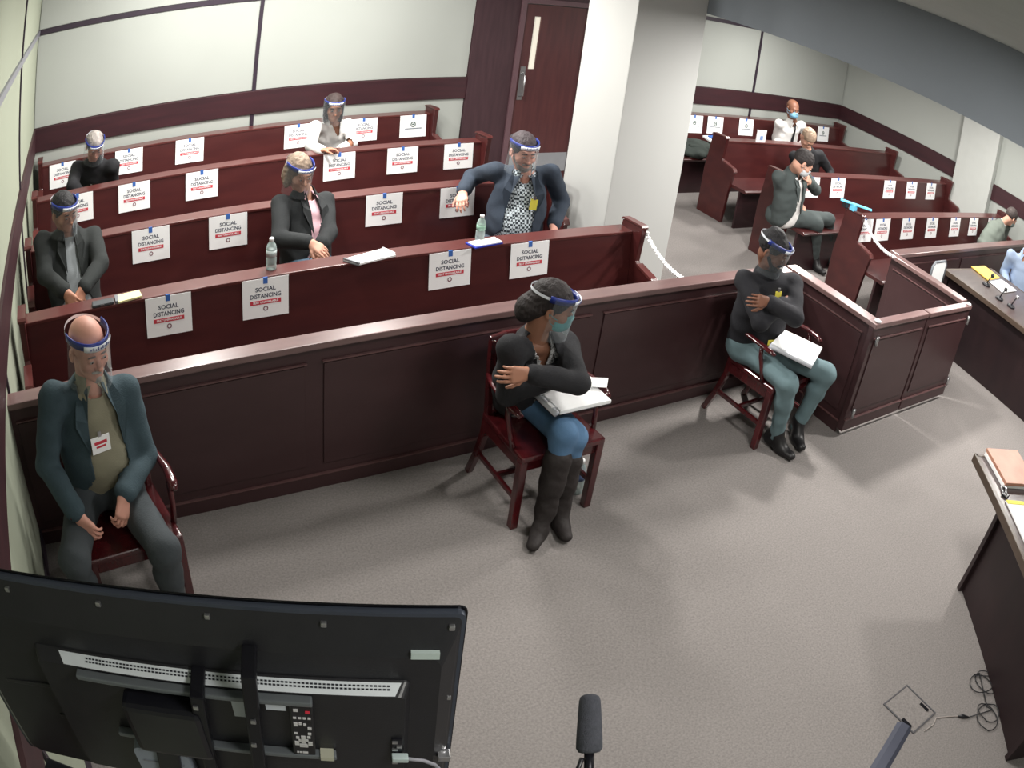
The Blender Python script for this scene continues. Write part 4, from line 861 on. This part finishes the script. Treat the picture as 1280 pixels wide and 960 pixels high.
    if mask:
        F_ = Field(max(.005, h)); F_.ell(H(0, .052, -.058), np.array((.062, .064, .058)) * S, Rm, .01); F_.ell(H(0, .07, -.02), np.array((.03, .05, .03)) * S, Rm, .02); F_.ell(H(0, -.03, -.05), np.array((.1, .07, .1)) * S, Rm, .01, True); F_.ell(H(0, .09, .03), np.array((.09, .08, .045)) * S, Rm, .01, True)
        mo = np_build('face_mask', [F_.mesh()], mask, t)
        for s in (-1, 1): MB().tube([H(s * .056, .055, -.04), H(s * .075, .02, -.025), H(s * .083, -.012, -.005), H(s * .076, .01, -.055), H(s * .055, .045, -.075)], .0018, 6).build('ear_loop', mask, mo, smooth=True)
    if glasses:
        g_ = MB()
        for s in (-1, 1):
            g_.tube([H(s * .031 + .018 * math.cos(a), .101, -.002 + .014 * math.sin(a)) for a in [2 * PI * k / 12 for k in range(13)]], .0016, 5); g_.tube([H(s * .049, .1, .003), H(s * .078, .0, .003)], .0016, 5)
        g_.tube([H(-.013, .102, .002), H(.013, .102, .002)], .0016, 5).build('glasses', BLACKP, t, smooth=True)
    if shield:
        def ring(ang, zz, gr): return H((.078 + gr) * math.sin(ang), -.012 + (.097 + gr * 1.5) * math.cos(ang), zz)
        A_ = [math.radians(a) for a in range(-100, 101, 10)]
        def strip(angs, z0, z1, g0, g1, th=.004):
            m_ = MB(); n = len(angs)
            vs = [ring(a, z0, g0) for a in angs] + [ring(a, z1, g1) for a in angs]; m_.add(vs, [(k2, k2 + 1, n + k2 + 1, n + k2) for k2 in range(n - 1)]); return m_
        bd = strip(A_, .052, .084, .010, .012).build('shield_band', BLUE, t, smooth=True); md = bd.modifiers.new('thick', 'SOLIDIFY'); md.thickness = .006 * S; md.offset = 0
        lb = strip([math.radians(a) for a in range(-40, 41, 8)], .056, .081, .0215, .0225).build('band_label', WLAB, bd, smooth=True); md = lb.modifiers.new('thick', 'SOLIDIFY'); md.thickness = .001
        m_ = MB()
        for k2 in range(9): m_.obox(np.array(ring(math.radians(-24 + 6.0 * k2), .068 + .003 * (k2 % 2), .0235)), x * .0022, f * .0006, z * .0035 * (1 + k2 % 2))
        m_.build('label_marks', BLUE, lb)
        m_ = MB(); A2 = [math.radians(a) for a in range(100, 261, 10)]; strip(A2, .060, .074, .010, .010).build('elastic_strap', WLAB, bd, smooth=True)
        v = strip([math.radians(a) for a in range(-88, 89, 8)], .078, -.140, .017, .024).build('visor', VIS, t, smooth=True)
        for s in (-1, 1): MB().lathe([(.006, -.003), (.006, .003)], (0, 0, 0)).build('rivet', WLAB, bd).location = Vector(ring(s * math.radians(86), .068, .022)) - wloc(bd)
    return t, q, (U, RT, FW), H
def badge(t, q, fr, m, off, w_=.055, h_=.075, lanyard=True, marks=None):
    U, RT, FW = fr; c = q['nek'] + RT * off[0] + U * off[1] + FW * off[2]
    b = MB().obox(c, RT * w_ / 2, U * h_ / 2, FW * .0015).build('name_badge', m, t)
    if marks:
        MB().obox(c + FW * .002 + U * h_ * .12, RT * w_ * .34, U * h_ * .09, FW * .0006).obox(c + FW * .002 - U * h_ * .12, RT * w_ * .26, U * h_ * .06, FW * .0006).build('printed_marks', marks, b)
    if lanyard: MB().obox(c + U * (h_ / 2 + .010), RT * .008, U * .012, FW * .003).build('badge_clip', SILV, b)
# ------------------------------------------------------------------ everyone in the room
DEN = lambda nm, rgb: mat('denim_' + nm, rgb, .85, var=.22, scale=5, bump=.3, bscale=220)
GREYT = cloth('charcoal', (66, 74, 78)); BLK = cloth('black', (30, 30, 34)); BLKP = cloth('black_slacks', (28, 28, 32))
SH_B = mat('shoe_black', (26, 24, 26), .45, var=.2)
# A bald man
p = person('A', 'bald goateed man in dark teal jacket and khaki shirt seated at the left wall', .0045, 1.06, (.40, -.88, -.16), 0, 'pink', top=cloth('khaki', (142, 138, 118)), topr=-.004, jacket=cloth('teal', (56, 74, 82), .2), open_w=(.075, .085), pants=cloth('dark_grey', (62, 68, 72)), shoes=SH_B,
           hands={'R': ((.45, -.25, -.75), (.5, .6, -.3), .45), 'L': ((-.3, -.45, -.75), (-.5, .5, -.3), .7)}, shield=True, beard=(HR('white', (205, 200, 195)), False), brow=('grey', (150, 140, 135)), collar=cloth('khaki', (142, 138, 118)), belly=.012, cuffs=(cloth('cream', (220, 214, 190)), 'R'))
badge(p[0], p[1], p[2], PAPER, (-.0 + .035, -.22, .155), .095, .08, True, RED)
# B woman in black
p = person('B', 'woman in black jacket, blue jeans and dark boots with folded arms, middle chair', .0045, .97, (.83, -.52, -.2), 0, 'tan', top=mat('speckled_scarf', (200, 200, 200), .9, rgb2=(28, 28, 32), scale=90), jacket=cloth('black_knit', (32, 32, 36)), open_w=(.055, .045), pants=DEN('blue', (86, 122, 158)), boots=.68, shoes=mat('boot_brown', (40, 33, 32), .7, var=.2, scale=10, bump=.3, bscale=60),
           hands={'R': ((.7, .55, .0), (0, .6, -.5), .6), 'L': ((-.95, .1, .05), (.15, .9, -.3), .5)}, hair=(HR('dark', (44, 36, 36)), 'bun'), shield=True, mask=mat('mask_teal', (110, 185, 190), .8, var=.05), collar='v', brow=True)
# C folded-arm sitter
p = person('C', 'dark-haired person in black jacket and light jeans with folded arms near the swing gate', .0045, .97, (.35, -.9, -.3), 0, 'brown', top=BLK, jacket=cloth('black_hoodie', (32, 32, 38)), open_w=(0, 0), pants=DEN('pale', (112, 136, 142)), shoes=SH_B,
           hands={'R': ((.8, .1, .1), (.1, .8, -.3), .5), 'L': ((-.8, .1, .1), (.1, .8, -.3), .5)}, hair=(HR('black', (30, 28, 32)), 'topknot'), shield=True, beard=(HR('black', (30, 28, 32)), True), cuffs=(mat('knit_grey', (150, 150, 150), .9, var=.1), 'R'))
badge(p[0], p[1], p[2], YEL, (-.02, -.10, .135), .045, .06)
badge(p[0], p[1], p[2], YEL, (-.03, -.40, .16), .07, .035, False, BLACKP)
# D man in blue suit
CHK = mat('check_shirt', (205, 215, 222), .85, rgb2=(46, 54, 62), scale=62, mode='check')
NAVJ = cloth('navy_suit', (48, 58, 72))
p = person('D', 'bearded man in blue suit and check shirt with one arm along the bench back', .0055, 1.07, (-.12, -.98, -.16), 0, 'pink', top=CHK, jacket=NAVJ, open_w=(.085, .10), pants=cloth('blue_slacks', (84, 96, 112)), shoes=SH_B,
           hands={'R': ((-.35, -.65, -.35), (0, -.35, -.8), .55), 'L': ((-.25, -.7, -.35), (-.5, 0, -.8), .6)}, hair=(HR('greydark', (70, 60, 64)), 'short'), shield=True, beard=(HR('grey', (172, 162, 155)), True), collar=CHK, belly=.02, cuffs=(CHK, 'RL'))
badge(p[0], p[1], p[2], YEL, (-.075, -.17, .165), .05, .08)
# E woman in pink
p = person('E', 'woman in black blazer and pink shirt with light brown hair on the second left bench', .0055, .98, (.22, -.92, -.3), 0, 'light', top=cloth('pink_satin', (226, 184, 194), .15, .45), jacket=cloth('black_blazer', (34, 37, 39)), open_w=(.045, .035), pants=DEN('steel', (78, 104, 124)), shoes=SH_B,
           hands={'R': ((.6, -.5, -.35), (.2, .3, -.8), .3), 'L': ((-.4, -.5, -.3), (-.3, .2, -.8), .6)}, hair=(HR('sandy', (150, 130, 112)), 'bob'), shield=True, collar=cloth('pink_satin', (222, 170, 184)), brow=('sandyb', (120, 98, 80)))
# F man in dark jacket
p = person('F', 'man in dark jacket and grey shirt with clasped hands by the left wall', .0055, 1.02, (.50, -.83, -.2), 0, 'tan', top=cloth('grey_tee', (150, 156, 160)), jacket=cloth('dark_olive', (34, 38, 38)), open_w=(.04, .045), pants=BLKP, shoes=SH_B,
           hands={'R': ((.5, -.5, -.5), (.5, .3, -.5), .6), 'L': ((-.5, -.5, -.5), (-.5, .3, -.5), .6)}, hair=(HR('black', (30, 28, 32)), 'buzz'), shield=True, brow=True, cuffs=(mat('watch_white', (210, 210, 210), .4, var=.1), 'R'))
# G man top left, head bowed
p = person('G', 'grey-haired man in black, head bowed, at the left end of the back bench', .007, .98, (.12, -.86, -.48), 0, 'pink', top=BLK, jacket=BLK, open_w=(0, 0), pants=BLKP, shoes=SH_B, hair=(HR('silver', (168, 160, 156)), 'short'), shield=True, brow=('greyb', (120, 115, 112)))
badge(p[0], p[1], p[2], mat('badge_mustard', (196, 176, 96), .7, var=.05), (-.02, -.17, .15), .09, .06)
# H woman in white
WHT = cloth('white_blouse', (236, 234, 232), .05)
p = person('H', 'woman in white blouse with dark hair and headband on the back left bench', .007, .98, (-.18, -.96, -.12), 0, 'tan', top=WHT, topr=.008, pants=BLKP, shoes=SH_B, hair=(HR('darkbrown', (62, 48, 46)), 'long'), collar='v', shield=True,
           hands={'R': ((.85, -.3, .15), (0, -.2, -1), .6), 'L': ((-.85, -.3, .15), (0, -.2, -1), .6)})
# I man in grey suit
p = person('I', 'dark-haired man in grey suit bending over his hands on the second right bench', .006, 1.03, (.72, -.48, -.5), 0, 'light', top=WHT, jacket=cloth('grey_suit', (72, 80, 80)), open_w=(.03, .03), pants=cloth('grey_suit', (72, 80, 80)), shoes=SH_B,
           hands={'R': ((.5, -.5, -.4), (.2, .2, -.9), .6), 'L': ((-.5, -.1, .35), (-.5, .5, 0), .6)}, collar=WHT, hair=(HR('darkgrey', (52, 46, 46)), 'short'), mask=mat('mask_pale', (205, 208, 212), .8, var=.05), cuffs=(WHT, 'RL'), tie=None)
# J man in white shirt
p = person('J', 'bald man in white shirt, dark tie and blue mask on the back right bench', .007, 1.03, (-.25, -.95, -.15), 0, 'brown', top=WHT, topr=.006, pants=BLKP, shoes=SH_B, mask=mat('mask_blue', (130, 185, 215), .8, var=.05), tie=BLK, collar=WHT)
# K bowed fair-haired
p = person('K', 'fair-haired person in black with bowed head on the third right bench', .007, .98, (-.1, -.62, -.78), 0, 'light', top=BLK, jacket=BLK, open_w=(0, 0), pants=BLKP, shoes=SH_B, hair=(HR('fair', (186, 160, 138)), 'short'), brow=('sandyb', (120, 98, 80)))
# L stooping
p = person('L', 'stooping grey-haired man in green grey jacket behind the far right bar', .007, .98, (.85, -.35, -.45), 0, 'light', top=WHT, jacket=cloth('greengrey', (112, 120, 112)), open_w=(.04, .03), pants=GREYT, shoes=SH_B, hair=(HR('midgrey', (84, 74, 72)), 'short'), mask=mat('mask_greygreen', (130, 145, 140), .8, var=.05))
# M at table
p = person('M', 'person in pale blue shirt leaning on the far counsel table at the right edge', .007, .98, (-.9, -.2, -.4), 0, 'tan', top=cloth('pale_blue', (176, 196, 226)), topr=.012, pants=BLKP, shoes=SH_B, hair=(HR('black', (30, 28, 32)), 'short'), collar=cloth('pale_blue', (176, 196, 226)))
# dark coats on the back right bench
def coat(label, c, r, rgb, m_):
    t = thing('folded_coat', label, 'coat', (c[0], c[1], .47)); F_ = Field(.010); c = np.array(c, float)
    F_.ell(c, r, None, .03); F_.ell(c + (r[0] * .5, -.05, -.02), np.array(r) * (.6, .9, .8), None, .04); F_.ell(c + (-r[0] * .4, -.12, -.03), np.array(r) * (.7, .8, .7), None, .04)
    np_build('coat_body', [F_.mesh(.008, 24)], m_, t); F2 = Field(.009); F2.cone(c + (-r[0] * .6, -.1, r[2] * .4), c + (r[0] * .7, -.16, r[2] * .3), .03, .035, .02); np_build('sleeve', [F2.mesh(.004, 30)], m_, t)
coat('dark green grey coat heaped on the back right bench beside the column', (6.95, 7.02, .54), (.28, .17, .09), 0, cloth('coat_green', (58, 66, 62), .2))
t = thing('document_stack', 'blue and white papers lying on the heaped coat', 'papers', (7.28, 6.98, .62))
MB().obox(vec(7.25, 7.0, .64), vec(.13, .02, 0), vec(-.02, .09, .02), vec(0, 0, .01)).build('papers', PAPER, t); MB().obox(vec(7.27, 7.02, .66), vec(.08, .02, 0), vec(-.02, .05, .01), vec(0, 0, .01)).build('blue_leaflet', BTAPE, t)
t = thing('brown_bag', 'small brown bag tucked under the coat on the back right bench', 'bag', (6.85, 6.9, .465)); MB().box((6.72, 6.82, .463), (6.98, 6.9, .52)).build('bag_body', mat('bag_brown', (92, 78, 72), .8, var=.2), t, bevel=.015); MB().tube([(6.76, 6.83, .52), (6.85, 6.82, .545), (6.94, 6.83, .52)], .006).build('handle', BLACKP, t, smooth=True)
